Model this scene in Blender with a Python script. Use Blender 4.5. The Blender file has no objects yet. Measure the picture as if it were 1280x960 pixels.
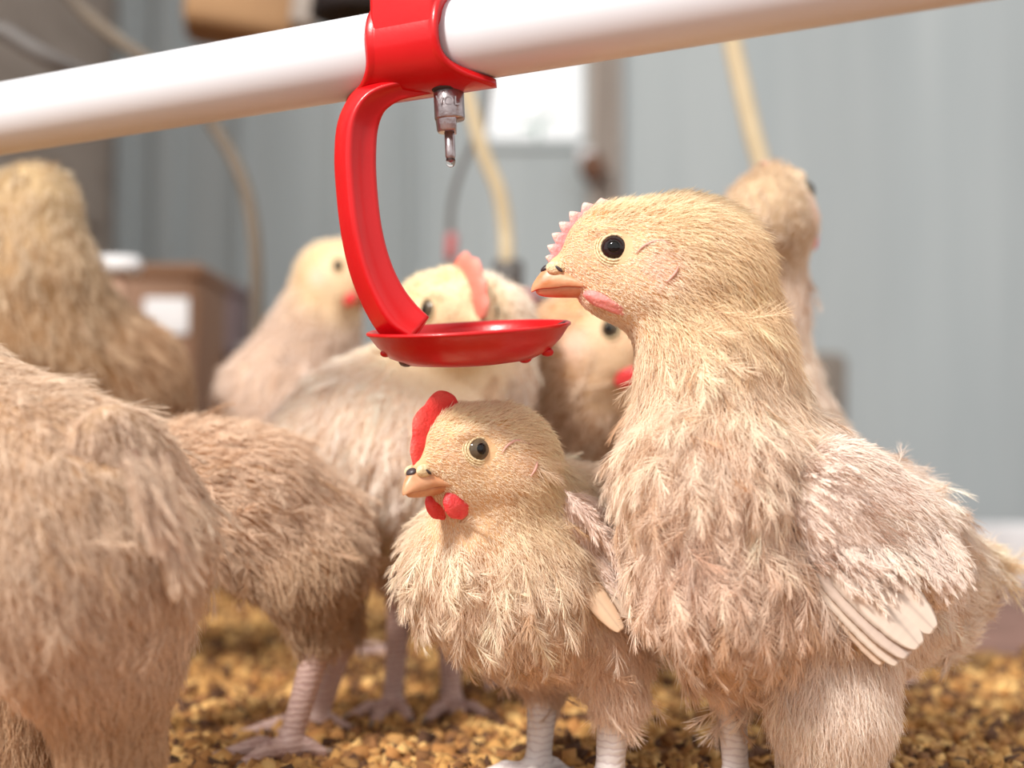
import bpy, math, numpy as np
from mathutils import Vector, Matrix

# ------------------------------------------------------------------ camera, sky, lights, exposure
SC = bpy.context.scene
COL = SC.collection
FPX = 1760.0
CAM = np.array([0.0, 0.0, 0.131])
PITCH = math.atan(80 / FPX)
cd = bpy.data.cameras.new('camera'); cam = bpy.data.objects.new('camera', cd); COL.objects.link(cam)
cam.location = CAM; cam.rotation_euler = (math.pi / 2 + PITCH, 0, 0)
cd.sensor_width = 36; cd.lens = FPX / 1280 * 36; cd.clip_start = 0.01; cd.clip_end = 60
cd.dof.use_dof = True; cd.dof.focus_distance = 0.465; cd.dof.aperture_fstop = cd.lens / 9.5
SC.camera = cam
SC.view_settings.view_transform = 'Standard'; SC.view_settings.look = 'None'
SC.view_settings.gamma = 1; SC.view_settings.use_curve_mapping = False
SC.view_settings.exposure = 0.0
w = bpy.data.worlds.new('overcast_sky'); SC.world = w; w.use_nodes = True
bg = w.node_tree.nodes['Background']
bg.inputs['Color'].default_value = (1.0, 0.985, 0.96, 1); bg.inputs['Strength'].default_value = 1.15


def area(name, loc, target, size, power, color):
    ld = bpy.data.lights.new(name, 'AREA'); ld.shape = 'DISK'; ld.size = size; ld.energy = power; ld.color = color
    o = bpy.data.objects.new(name, ld); COL.objects.link(o); o.location = loc
    o.rotation_euler = (Vector(target) - Vector(loc)).to_track_quat('-Z', 'Y').to_euler()
    return o


area('key_light', (-0.75, -0.35, 1.25), (0.02, 0.5, 0.12), 0.26, 40, (1.0, 0.95, 0.88))  # added key light, stands in for daylight from the open side
SC.cycles.max_bounces = 8; SC.cycles.diffuse_bounces = 4; SC.cycles.transmission_bounces = 4
SC.cycles.caustics_reflective = False; SC.cycles.caustics_refractive = False
SC.cycles.sample_clamp_indirect = 6

rng = np.random.default_rng(7)

# ------------------------------------------------------------------ helpers


def W(px, py, d):
    """world point seen at photo pixel (px, py) and distance d along the camera axis"""
    c, s = math.cos(PITCH), math.sin(PITCH)
    x = (px - 640) / FPX; y = (480 - py) / FPX
    return CAM + d * (np.array([0, c, s]) + x * np.array([1.0, 0, 0]) + y * np.array([0, -s, c]))


def lin(c):
    c = np.asarray(c, float) / 255
    return np.where(c <= 0.04045, c / 12.92, ((c + 0.055) / 1.055) ** 2.4)


def unit(v):
    v = np.asarray(v, float)
    return v / np.maximum(np.linalg.norm(v, axis=-1, keepdims=True), 1e-9)


def sstep(a, b, x):
    t = np.clip((x - a) / (b - a), 0, 1)
    return t * t * (3 - 2 * t)


class N:
    """tiny node-tree helper"""
    def __init__(self, name):
        self.m = bpy.data.materials.new(name); self.m.use_nodes = True
        self.t = self.m.node_tree; self.b = self.t.nodes['Principled BSDF']; self.out = self.t.nodes['Material Output']

    def n(self, typ, **kw):
        nd = self.t.nodes.new(typ)
        for k, v in kw.items():
            setattr(nd, k, v)
        return nd

    def l(self, a, b):
        self.t.links.new(a, b)

    def noise(self, scale, detail=3, stretch=None):
        tc = self.n('ShaderNodeTexCoord'); no = self.n('ShaderNodeTexNoise')
        no.inputs['Scale'].default_value = scale; no.inputs['Detail'].default_value = detail
        if stretch:
            mp = self.n('ShaderNodeMapping'); mp.inputs['Scale'].default_value = stretch
            self.l(tc.outputs['Object'], mp.inputs['Vector']); self.l(mp.outputs['Vector'], no.inputs['Vector'])
        else:
            self.l(tc.outputs['Object'], no.inputs['Vector'])
        return no.outputs['Fac']

    def ramp(self, fac, stops):
        r = self.n('ShaderNodeValToRGB'); e = r.color_ramp.elements
        while len(e) < len(stops):
            e.new(0.5)
        for el, (p, c) in zip(e, stops):
            el.position = p; el.color = (*lin(c), 1)
        self.l(fac, r.inputs['Fac']); return r.outputs['Color']

    def bump(self, fac, strength, dist=0.001):
        b = self.n('ShaderNodeBump'); b.inputs['Strength'].default_value = strength; b.inputs['Distance'].default_value = dist
        self.l(fac, b.inputs['Height']); self.l(b.outputs['Normal'], self.b.inputs['Normal'])

    def set(self, **kw):
        for k, v in kw.items():
            self.b.inputs[k.replace('_', ' ')].default_value = v
        return self


def mat(name, c, rough=0.5, c2=None, scale=40, bump=0, metal=0, spec=0.5, coat=0, stretch=None, bscale=None, trans=0, sss=0):
    k = N(name)
    k.set(Roughness=rough, Metallic=metal)
    k.b.inputs['Specular IOR Level'].default_value = spec
    k.b.inputs['Coat Weight'].default_value = coat; k.b.inputs['Coat Roughness'].default_value = 0.05
    k.b.inputs['Transmission Weight'].default_value = trans
    if sss:
        k.b.inputs['Subsurface Weight'].default_value = sss
        k.b.inputs['Subsurface Radius'].default_value = (0.003, 0.0012, 0.0008); k.b.inputs['Subsurface Scale'].default_value = 1
    f = k.noise(scale, 4, stretch)
    if c2 is None:
        c2 = c
    col = k.ramp(f, [(0.3, c), (0.7, c2)])
    k.l(col, k.b.inputs['Base Color'])
    if bump:
        k.bump(k.noise(bscale or scale * 3, 3, stretch), bump)
    return k.m


def attr_mat(name, rough=0.7, hair=False, bump=0, bscale=600, trl=0.3, sss=0):
    k = N(name); a = k.n('ShaderNodeAttribute'); a.attribute_name = 'col'
    k.l(a.outputs['Color'], k.b.inputs['Base Color'])
    k.set(Roughness=rough); k.b.inputs['Specular IOR Level'].default_value = 0.25
    if sss:
        k.b.inputs['Subsurface Weight'].default_value = sss
        k.b.inputs['Subsurface Radius'].default_value = (0.003, 0.0015, 0.001); k.b.inputs['Subsurface Scale'].default_value = 1
    if bump:
        k.bump(k.noise(bscale, 3), bump)
    if hair:
        tr = k.n('ShaderNodeBsdfTranslucent'); mx = k.n('ShaderNodeMixShader'); mx.inputs['Fac'].default_value = trl
        k.l(a.outputs['Color'], tr.inputs['Color']); k.l(k.b.outputs['BSDF'], mx.inputs[1]); k.l(tr.outputs['BSDF'], mx.inputs[2])
        k.l(mx.outputs['Shader'], k.out.inputs['Surface'])
    return k.m


M = {}
M['skin'] = attr_mat('bird_skin', 0.65, bump=0.3)
M['down'] = attr_mat('down_feathers', 0.7, hair=True, trl=0.22)
M['vane'] = attr_mat('feather_vane', 0.6, hair=True, trl=0.25)
M['beak'] = mat('beak_horn', (222, 174, 138), 0.4, (184, 118, 72), 110, 0.12, sss=0.15)
M['dark_horn'] = mat('dark_horn', (44, 38, 44), 0.4, (70, 58, 60), 300)
M['eye_brown'] = mat('iris_dark_brown', (44, 30, 30), 0.08, (30, 20, 22), 400, spec=0.4)
M['eye_grey'] = mat('iris_grey_brown', (98, 86, 68), 0.08, (70, 58, 48), 500, spec=0.4)
M['pupil'] = mat('pupil_black', (10, 8, 9), 0.05, (8, 7, 8), 100, spec=0.4)
M['eyelid'] = mat('eyelid_cream', (240, 220, 180), 0.6, (206, 178, 136), 1200, 0.6, bscale=1600)
M['comb_pink'] = mat('comb_pink', (240, 176, 172), 0.5, (244, 200, 190), 260, 0.5, bscale=1100, sss=0.3)
M['comb_tip'] = mat('comb_tip_cream', (250, 226, 210), 0.5, (244, 214, 190), 300, sss=0.2)
M['comb_red'] = mat('comb_red', (226, 66, 62), 0.4, (238, 104, 92), 260, 0.6, bscale=1000, sss=0.3)
M['wattle_pink'] = mat('wattle_pink', (222, 132, 128), 0.5, (230, 152, 144), 300, 0.4, bscale=900, sss=0.3)
M['wattle_red'] = mat('wattle_red', (222, 52, 58), 0.4, (236, 84, 84), 300, 0.6, bscale=1200, sss=0.3)
def shank(name, c, c2):
    k = N(name); tc = k.n('ShaderNodeTexCoord'); wv = k.n('ShaderNodeTexWave', bands_direction='Z'); wv.inputs['Scale'].default_value = 130; wv.inputs['Distortion'].default_value = 5.0; wv.inputs['Detail Scale'].default_value = 1.5
    k.l(tc.outputs['Object'], wv.inputs['Vector']); k.l(k.ramp(wv.outputs['Fac'], [(0.0, c2), (0.35, c)]), k.b.inputs['Base Color']); k.bump(wv.outputs['Fac'], 0.3, 0.0006); k.set(Roughness=0.5); return k.m


M['shank'] = shank('leg_scales_grey', (216, 208, 206), (196, 184, 184))
M['shank_pink'] = shank('leg_scales_pink', (190, 160, 150), (160, 126, 120))
M['claw'] = mat('claw_horn', (150, 128, 112), 0.4, (110, 90, 80), 200)


def link(name, data, m=None, parent=None):
    o = bpy.data.objects.new(name, data); COL.objects.link(o)
    if m is not None:
        data.materials.append(m)
    if parent is not None:
        o.parent = parent
        if parent.type == 'EMPTY':
            o.matrix_parent_inverse = Matrix.Translation(-Vector(parent.location))
    return o


def thing(name, label, cat, loc, group=None):
    o = bpy.data.objects.new(name, None); COL.objects.link(o); o.location = Vector(loc); o.empty_display_size = 0.02
    return tag(o, label, cat, group)


def tag(o, label=None, cat=None, group=None, kind=None):
    if label: o['label'] = label
    if cat: o['category'] = cat
    if group: o['group'] = group
    if kind: o['kind'] = kind
    return o


def mesh(name, V, F, m, parent=None, smooth=True, col=None, sub=0, bevel=0, solid=0):
    me = bpy.data.meshes.new(name); V = np.asarray(V, float)
    if isinstance(F, np.ndarray):
        nf, k = F.shape
        me.vertices.add(len(V)); me.vertices.foreach_set('co', V.astype(np.float32).ravel())
        me.loops.add(nf * k); me.loops.foreach_set('vertex_index', F.astype(np.int32).ravel())
        me.polygons.add(nf); me.polygons.foreach_set('loop_start', np.arange(0, nf * k, k, dtype=np.int32))
        me.update(calc_edges=True)
    else:
        me.from_pydata(V.tolist(), [], [list(f) for f in F]); me.update()
    if smooth:
        me.polygons.foreach_set('use_smooth', np.ones(len(me.polygons), bool))
    if col is not None:
        a = me.attributes.new('col', 'FLOAT_COLOR', 'POINT')
        c = np.ones((len(V), 4), np.float32); c[:, :3] = col; a.data.foreach_set('color', c.ravel())
    o = link(name, me, m, parent)
    if solid:
        s = o.modifiers.new('solid', 'SOLIDIFY'); s.thickness = solid; s.offset = 0
    if bevel:
        b = o.modifiers.new('bevel', 'BEVEL'); b.width = bevel; b.segments = 3; b.limit_method = 'ANGLE'
    if sub:
        s = o.modifiers.new('sub', 'SUBSURF'); s.levels = sub; s.render_levels = sub
    return o


def spline(P, n):
    """Catmull-Rom through points (any dimension), n samples"""
    P = np.asarray(P, float); P = np.vstack([2 * P[0] - P[1], P, 2 * P[-1] - P[-2]])
    u = np.linspace(0, len(P) - 3 - 1e-6, n); i = u.astype(int); t = (u - i)[:, None]
    a, b, c, d = P[i], P[i + 1], P[i + 2], P[i + 3]
    return 0.5 * (2 * b + (c - a) * t + (2 * a - 5 * b + 4 * c - d) * t ** 2 + (3 * b - a - 3 * c + d) * t ** 3)


def tube_vf(P, R, seg=16, squash=None, up0=(0, 0, 1), cap=True, off=0, sq=2.0):
    """swept tube; R per-point radius (n,) or (n,2) for side/up half sizes; sq superellipse exponent"""
    P = np.asarray(P, float); n = len(P)
    R = np.asarray(R, float)
    if R.ndim == 0: R = np.full(n, float(R))
    if R.ndim == 1: R = np.stack([R, R], 1)
    T = unit(np.gradient(P, axis=0)); up = np.asarray(up0, float); V = []
    for i in range(n):
        a = np.cross(up, T[i])
        if np.linalg.norm(a) < 1e-6: a = np.cross((1, 0, 0.1), T[i])
        a = unit(a); up = unit(np.cross(T[i], a))
        th = np.linspace(0, 2 * math.pi, seg, endpoint=False)
        c, s = np.cos(th), np.sin(th)
        c = np.sign(c) * np.abs(c) ** (2 / sq); s = np.sign(s) * np.abs(s) ** (2 / sq)
        V.append(P[i] + R[i, 0] * c[:, None] * a + R[i, 1] * s[:, None] * up)
    V = np.vstack(V); F = []
    for i in range(n - 1):
        for j in range(seg):
            k = (j + 1) % seg
            F.append((off + i * seg + j, off + i * seg + k, off + (i + 1) * seg + k, off + (i + 1) * seg + j))
    if cap:
        F.append(tuple(off + j for j in range(seg))[::-1]); F.append(tuple(off + (n - 1) * seg + j for j in range(seg)))
    return V, F


def lathe_vf(prof, c, ax=(0, 0, 1), seg=32):
    """(r, h) profile turned about axis ax through c"""
    ax = unit(ax); a = unit(np.cross(ax, (0.3, 1, 0.2))); b = np.cross(ax, a)
    th = np.linspace(0, 2 * math.pi, seg, endpoint=False); V = []; F = []
    for r, h in prof:
        V.append(np.asarray(c) + h * ax + max(r, 1e-5) * (np.cos(th)[:, None] * a + np.sin(th)[:, None] * b))
    for i in range(len(prof) - 1):
        for j in range(seg):
            k = (j + 1) % seg; F.append((i * seg + j, i * seg + k, (i + 1) * seg + k, (i + 1) * seg + j))
    return np.vstack(V), F


def box_vf(c, ax, half):
    """ax rows: three unit axes"""
    V = []
    for x in (-1, 1):
        for y in (-1, 1):
            for z in (-1, 1):
                V.append(np.asarray(c) + x * half[0] * np.asarray(ax[0]) + y * half[1] * np.asarray(ax[1]) + z * half[2] * np.asarray(ax[2]))
    return np.array(V), [(0, 1, 3, 2), (4, 6, 7, 5), (0, 4, 5, 1), (2, 3, 7, 6), (0, 2, 6, 4), (1, 5, 7, 3)]


I3 = np.eye(3)


def join(parts):
    V = []; F = []; k = 0
    for v, f in parts:
        V.append(v); F += [tuple(i + k for i in q) for q in f]; k += len(v)
    return np.vstack(V), F

# ------------------------------------------------------------------ smooth-blended solids


def ball(c, r, **kw): return dict(t='c', a=np.asarray(c, float), b=np.asarray(c, float), ra=r, rb=r, **kw)
def cone(a, b, ra, rb, **kw): return dict(t='c', a=np.asarray(a, float), b=np.asarray(b, float), ra=ra, rb=rb, **kw)
def ell(c, R, rad, **kw): return dict(t='e', c=np.asarray(c, float), R=np.asarray(R, float), r=np.asarray(rad, float), **kw)


def dist(p, P):
    if p['t'] == 'c':
        ab = p['b'] - p['a']; L = float(ab @ ab); q = P - p['a'].astype(P.dtype)
        if L < 1e-12:
            return np.linalg.norm(q, axis=-1) - p['ra']
        h = np.clip((q @ ab.astype(P.dtype)) / L, 0, 1)
        return np.linalg.norm(q - h[..., None] * ab.astype(P.dtype), axis=-1) - (p['ra'] + (p['rb'] - p['ra']) * h)
    q = (P - p['c'].astype(P.dtype)) @ p['R'].astype(P.dtype).T / p['r'].astype(P.dtype)   # rows of R are the axes
    k0 = np.linalg.norm(q, axis=-1); k1 = np.linalg.norm(q / p['r'].astype(P.dtype), axis=-1)
    return k0 * (k0 - 1) / np.maximum(k1, 1e-6)


def field(prims, P):
    d = None
    for p in prims:
        e = dist(p, P)
        if d is None:
            d = e; continue
        k = p.get('k', 0.008)
        h = np.clip(0.5 + 0.5 * (d - e) / k, 0, 1)
        d = d + (e - d) * h - k * h * (1 - h)
    return d


def grad(prims, P, e=0.0006):
    g = np.stack([field(prims, P + e * I3[i]) - field(prims, P - e * I3[i]) for i in range(3)], -1)
    return unit(g)


def surfnet(prims, h, pad=0.006):
    lo = np.full(3, 1e9); hi = -lo
    for p in prims:
        if p['t'] == 'c':
            for c, r in ((p['a'], p['ra']), (p['b'], p['rb'])):
                lo = np.minimum(lo, c - r); hi = np.maximum(hi, c + r)
        else:
            r = np.sqrt(((p['R'] * p['r'][:, None]) ** 2).sum(0)); lo = np.minimum(lo, p['c'] - r); hi = np.maximum(hi, p['c'] + r)
    lo -= pad + h; hi += pad + h
    n = np.ceil((hi - lo) / h).astype(int) + 1
    ax = [(lo[i] + h * np.arange(n[i])).astype(np.float32) for i in range(3)]
    Fv = np.empty(n, np.float32)
    Y, Z = np.meshgrid(ax[1], ax[2], indexing='ij')
    ch = max(1, int(400000 / (n[1] * n[2])))
    for i in range(0, n[0], ch):
        x = ax[0][i:i + ch]
        P = np.empty((len(x), n[1], n[2], 3), np.float32)
        P[..., 0] = x[:, None, None]; P[..., 1] = Y; P[..., 2] = Z
        Fv[i:i + ch] = field(prims, P)
    S = Fv < 0
    s8 = sum(S[a:n[0] - 1 + a, b:n[1] - 1 + b, c:n[2] - 1 + c].astype(np.int8) for a in (0, 1) for b in (0, 1) for c in (0, 1))
    idx = np.argwhere((s8 > 0) & (s8 < 8)); vid = np.full(n - 1, -1, np.int64); vid[tuple(idx.T)] = np.arange(len(idx))
    acc = np.zeros((len(idx), 3)); cnt = np.zeros(len(idx))
    for a in range(3):
        o1, o2 = [x for x in range(3) if x != a]
        for u in (0, 1):
            for v in (0, 1):
                c0 = np.zeros(3, int); c0[o1] = u; c0[o2] = v; c1 = c0.copy(); c1[a] = 1
                f0 = Fv[tuple((idx + c0).T)]; f1 = Fv[tuple((idx + c1).T)]
                m = (f0 < 0) != (f1 < 0)
                t = np.where(m, f0 / np.where(m, f0 - f1, 1), 0)
                pos = c0[None].astype(float).repeat(len(idx), 0); pos[:, a] = t
                acc[m] += pos[m]; cnt[m] += 1
    V = lo + h * (idx + acc / cnt[:, None])
    Q = []
    for a in range(3):
        b, c = (a + 1) % 3, (a + 2) % 3
        sl0 = [slice(None)] * 3; sl1 = [slice(None)] * 3; sl0[a] = slice(0, -1); sl1[a] = slice(1, None)
        A = S[tuple(sl0)]; B = S[tuple(sl1)]
        e = np.argwhere(A != B)
        e = e[(e[:, b] > 0) & (e[:, c] > 0) & (e[:, b] < n[b] - 1) & (e[:, c] < n[c] - 1)]
        db = np.zeros(3, int); db[b] = 1; dc = np.zeros(3, int); dc[c] = 1
        q = np.stack([vid[tuple((e - db - dc).T)], vid[tuple((e - dc).T)], vid[tuple(e.T)], vid[tuple((e - db).T)]], 1)
        fl = ~A[tuple(e.T)]
        q[fl] = q[fl][:, ::-1]
        Q.append(q)
    F = np.vstack(Q)
    for _ in range(2):
        d = field(prims, V); V = V - np.clip(d, -h, h)[:, None] * grad(prims, V)
    return V, F


def blend(prims, P, key, s=0.005):
    """weighted mean of a per-solid property at points P"""
    w = np.stack([np.exp(-np.clip(dist(p, P), -0.02, 0.1) / s) for p in prims], 1); w /= w.sum(1, keepdims=True)
    return w @ np.array([np.atleast_1d(np.asarray(p[key], float)) for p in prims])


def sample(V, F, n):
    """n random points on a quad mesh"""
    A = np.linalg.norm(np.cross(V[F[:, 2]] - V[F[:, 0]], V[F[:, 3]] - V[F[:, 1]]), axis=1)
    f = F[rng.choice(len(F), n, p=A / A.sum())]; u, v = rng.random((2, n, 1))
    return (1 - u) * (1 - v) * V[f[:, 0]] + u * (1 - v) * V[f[:, 1]] + u * v * V[f[:, 2]] + (1 - u) * v * V[f[:, 3]]


def tang(t, n):
    return unit(t - (t * n).sum(-1, keepdims=True) * n)


class Hair:
    """collects strands of four points each"""
    def __init__(self): self.P = []; self.R = []; self.C = []

    def add(self, P, R, C):
        self.P.append(P.astype(np.float32)); self.R.append(np.broadcast_to(R, P.shape[:2]).astype(np.float32)); self.C.append(np.broadcast_to(C, (len(P), 3)).astype(np.float32))

    def strands(self, P, Nn, T, L, lift, col, rad, jit=0.25, curl=0.6):
        n = len(P); L = np.broadcast_to(L, n)[:, None] * rng.uniform(0.7, 1.2, (n, 1))
        T = tang(T + jit * rng.normal(size=(n, 3)), Nn); lf = np.broadcast_to(lift, n)[:, None] + rng.normal(size=(n, 1)) * 0.15
        lf = np.clip(lf, 0.05, 1.4)
        d = T * np.cos(lf) + Nn * np.sin(lf); e = T * np.cos(lf * (1 - curl)) + Nn * np.sin(lf * (1 - curl)) + 0.15 * rng.normal(size=(n, 3))
        pts = np.stack([P - 0.0006 * Nn, P + L * 0.33 * d, P + L * (0.45 * d + 0.22 * e), P + L * (0.5 * d + 0.5 * e)], 1)
        self.add(pts, rad * np.array([1, 0.95, 0.7, 0.15]), col)

    def feathers(self, P, Nn, T, L, lift, col, rad, nb=26, wid=0.36, jit=0.2, quill=None, spread=1.0):
        n = len(P); L = np.broadcast_to(L, n)[:, None] * rng.uniform(0.75, 1.2, (n, 1))
        T = tang(T + jit * rng.normal(size=(n, 3)), Nn); lf = np.clip(np.broadcast_to(lift, n)[:, None] + rng.normal(size=(n, 1)) * 0.12, 0.03, 1.3)
        tw = rng.normal(size=(n, 1)) * 0.35
        B = np.cross(Nn, T); B = B * np.cos(tw) + Nn * np.sin(tw)
        d = T * np.cos(lf) + Nn * np.sin(lf); e = T * np.cos(lf * 0.25) + Nn * np.sin(lf * 0.25) + 0.22 * rng.normal(size=(n, 1)) * B
        rach = lambda u: P[:, None] - 0.0006 * Nn[:, None] + L[:, None] * (u * (1 - 0.5 * u) * d[:, None] + 0.5 * u * u * e[:, None])
        u = np.linspace(0.1, 0.98, nb)[None, :, None] * np.ones((n, 1, 1)) + rng.normal(size=(n, nb, 1)) * 0.015
        root = rach(u); tg = unit((1 - u) * d[:, None] + u * e[:, None])
        side = np.where(np.arange(nb) % 2 == 0, 1.0, -1.0)[None, :, None]
        ang = (0.95 - 0.75 * u) * spread + 0.18 * rng.normal(size=u.shape)
        bd = unit(tg * np.cos(ang) + side * B[:, None] * np.sin(ang) + 0.16 * rng.normal(size=(n, nb, 3)))
        bl = L[:, None] * wid * (0.45 + 0.75 * np.sin(np.pi * np.clip(u, 0, 1) ** 0.8)) * rng.uniform(0.7, 1.2, u.shape)
        j = np.array([0, 0.33, 0.68, 1.0])[None, None, :, None]
        pts = root[:, :, None] + bl[:, :, None] * (j * bd[:, :, None] + 0.3 * j * j * (tg - 0.3 * Nn[:, None])[:, :, None])
        c = np.repeat(np.asarray(col)[:, None] * np.ones((n, nb, 1)), 1, 1) * rng.uniform(0.93, 1.06, (n, nb, 1))
        self.add(pts.reshape(-1, 4, 3), rad * np.array([1, 0.9, 0.7, 0.2]), c.reshape(-1, 3))
        q = rach(np.array([0, 0.33, 0.66, 0.97])[None, :, None] * np.ones((n, 1, 1)))
        qc = np.asarray(col) * 1.02 if quill is None else quill
        self.add(q, rad * 1.7 * np.array([1.2, 1, 0.8, 0.3]), qc)

    def build(self, name, m, parent):
        P = np.concatenate(self.P); R = np.concatenate(self.R); C = np.concatenate(self.C)
        cv = bpy.data.hair_curves.new(name); cv.add_curves([4] * len(P))
        cv.attributes['position'].data.foreach_set('vector', P.reshape(-1))
        a = cv.attributes.new('radius', 'FLOAT', 'POINT'); a.data.foreach_set('value', R.reshape(-1))
        a = cv.attributes.new('col', 'FLOAT_COLOR', 'CURVE'); C = np.clip(C, 0, 1) ** 0.45; g = C @ np.array([0.3, 0.6, 0.1], np.float32); C = g[:, None] + 1.12 * (C - g[:, None])
        c = np.ones((len(C), 4), np.float32); c[:, :3] = np.clip(C * np.array([1.02, 0.98, 0.965]), 0, 0.97)
        a.data.foreach_set('color', c.reshape(-1))
        return link(name, cv, m, parent)

# ------------------------------------------------------------------ birds
_K = rng.normal(size=(3, 8, 3)); _PH = rng.uniform(0, 6.28, (3, 8))


def snoise(P, freq, ch=0):
    """smooth pseudo-noise, about -1..1"""
    return np.sin(P @ (_K[ch].T * freq) + _PH[ch]).sum(1) / 3.2


def frame(fwd, roll=0.0):
    f = unit(fwd); l = unit(np.cross((0, 0, 1), f)); u = np.cross(f, l)
    c, s = math.cos(roll), math.sin(roll)
    return np.array([f, c * l + s * u, -s * l + c * u])


M['ear'] = mat('ear_fold_pink', (212, 166, 152), 0.6, (200, 148, 136), 300)
M['comb'] = attr_mat('comb_flesh', 0.45, bump=0.6, bscale=900, sss=0.25)


def comb_mesh(hd, parent, base, height, teeth, thick, c0, c1, tooth=0.5, skew=0.0):
    n, m = 110, 9
    C = spline(base, n); T = unit(np.gradient(C, axis=0)); No = np.stack([-T[:, 1], T[:, 0]], 1)
    if No[:, 1].mean() < 0: No = -No
    u = np.linspace(0, 1, n)
    ph = (u * teeth) % 1; saw = np.abs(2 * ph - 1)                  # 1 at the valleys
    env = np.clip(np.sin(np.pi * np.clip(u * 0.90 + 0.05, 0, 1)) ** 0.45, 0, 1)
    Hh = height * env * (1 + skew * (u - 0.5)) * (1 - tooth * saw ** 1.3)
    V = []; cc = []
    for sd in (1, -1):
        for k in range(m):
            v = k / (m - 1)
            p = C + No * (Hh * v - 1.5 * (1 - v))[:, None]
            y = sd * thick * np.sqrt(np.clip(1 - v ** 2.2, 0.0, 1)) * (0.4 + 0.6 * env) * (1 + 0.06 * np.sin(u * 23 + 5 * v))
            V.append(np.stack([p[:, 0], y, p[:, 1]], 1))
            tip = sstep(0.45, 1.0, v) * (1 - saw) * np.ones(n)
            cc.append(lin(c0) * (1 - tip[:, None]) + lin(c1) * tip[:, None])
    V = np.vstack(V); F = []
    for sd in (0, 1):
        for k in range(m - 1):
            a = (sd * m + k) * n
            for i in range(n - 1):
                q = (a + i, a + i + 1, a + n + i + 1, a + n + i); F.append(q if sd else q[::-1])
    return mesh('comb', hd['w'](V), F, M['comb'], parent, col=np.vstack(cc))


def uv_ell(c, R, rad, nu=24, nv=14, shape=None):
    th = np.linspace(0, 2 * math.pi, nu, endpoint=False); ph = np.linspace(0, math.pi, nv)
    V = np.array([[math.sin(p) * math.cos(t), math.sin(p) * math.sin(t), math.cos(p)] for p in ph for t in th])
    if shape: V = shape(V)
    V = np.asarray(c) + (V * np.asarray(rad)) @ np.asarray(R)
    F = [(i * nu + j, (i + 1) * nu + j, (i + 1) * nu + (j + 1) % nu, i * nu + (j + 1) % nu) for i in range(nv - 1) for j in range(nu)]
    return V, F


def loft_head(hd, name, secs, m, parent, flat):
    """secs: x, z top, z bottom, half width (mm, in the head's own frame)"""
    S = spline(np.array(secs, float), 28); seg = 22
    th = np.linspace(0, 2 * math.pi, seg, endpoint=False); V = []; F = []
    for x, zt, zb, hw in S:
        zc, hz = (zt + zb) / 2, max((zt - zb) / 2, 0.05)
        c, s = np.cos(th), np.sin(th)
        s = s * flat                                                   # flat cutting edge below (upper beak) or above (lower)
        yy = hw * np.sign(c) * np.abs(c) ** 0.75 * np.where(s > 0, 1 - 0.22 * s, 1 - 0.1 * s * s)
        zz = np.where(s > 0, zb + (zt - zb) * np.abs(s) ** 0.8, zb - 0.25 * np.abs(s)) if flat > 0 else np.where(s > 0, zt + (zb - zt) * np.abs(s) ** 0.8, zt + 0.1 * np.abs(s))
        V.append(np.stack([np.full(seg, x), yy, zz], 1))
    n = len(S)
    for i in range(n - 1):
        for j in range(seg):
            k = (j + 1) % seg; F.append((i * seg + j, i * seg + k, (i + 1) * seg + k, (i + 1) * seg + j))
    F.append(tuple(range(seg))[::-1]); F.append(tuple((n - 1) * seg + j for j in range(seg)))
    return mesh(name, hd['w'](np.vstack(V)), F, m, parent)


def head_prims(hd, col, k=0.006, crown=None, lnh=4.5):
    s = hd['s'] * 0.001; R = hd['R']; w = hd['w']; f = R[0]
    back = unit(-f - 0.35 * R[2])
    pr = dict(col=col, flow=back, ln=lnh, lift=0.45, tuft=0.0)
    cr = dict(pr, col=crown if crown is not None else col)
    E = lambda c, r, **kw: ell(w(np.array(c, float)), R, np.array(r) * s, **kw)
    C = lambda a, b, ra, rb, **kw: cone(w(np.array(a, float)), w(np.array(b, float)), ra * s, rb * s, **kw)
    out = [E((-1, 0, 1), (23, 16.5, 17), **cr), E((14, 0, -1.5), (17, 13, 14.5), k=k, **pr),
           E((15.5, 0, 5.5), (17.5, 12, 14), k=k, **pr), C((24, 0, 1.5), (35, 0, -0.4), 7.4, 3.2, k=k * 0.7, **pr),
           E((9, 0, -10), (17, 10.5, 8.5), k=k, **pr)]
    for sd in (1, -1):
        out.append(E((4, sd * 12.6, -3.5), (8.5, 4, 8.5), k=0.003, **pr))
        out.append(E((17, sd * 10.6, 9.8), (8.5, 3, 2.6), k=0.003, **pr))
    return out


def mkhead(o, fwd, roll, s):
    R = frame(fwd, roll)
    return dict(o=np.asarray(o, float), R=R, s=s, w=lambda X: np.asarray(o) + s * 0.001 * (np.asarray(X, float) @ R), loc=lambda P: (P - o) @ R.T / (s * 0.001))


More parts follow.
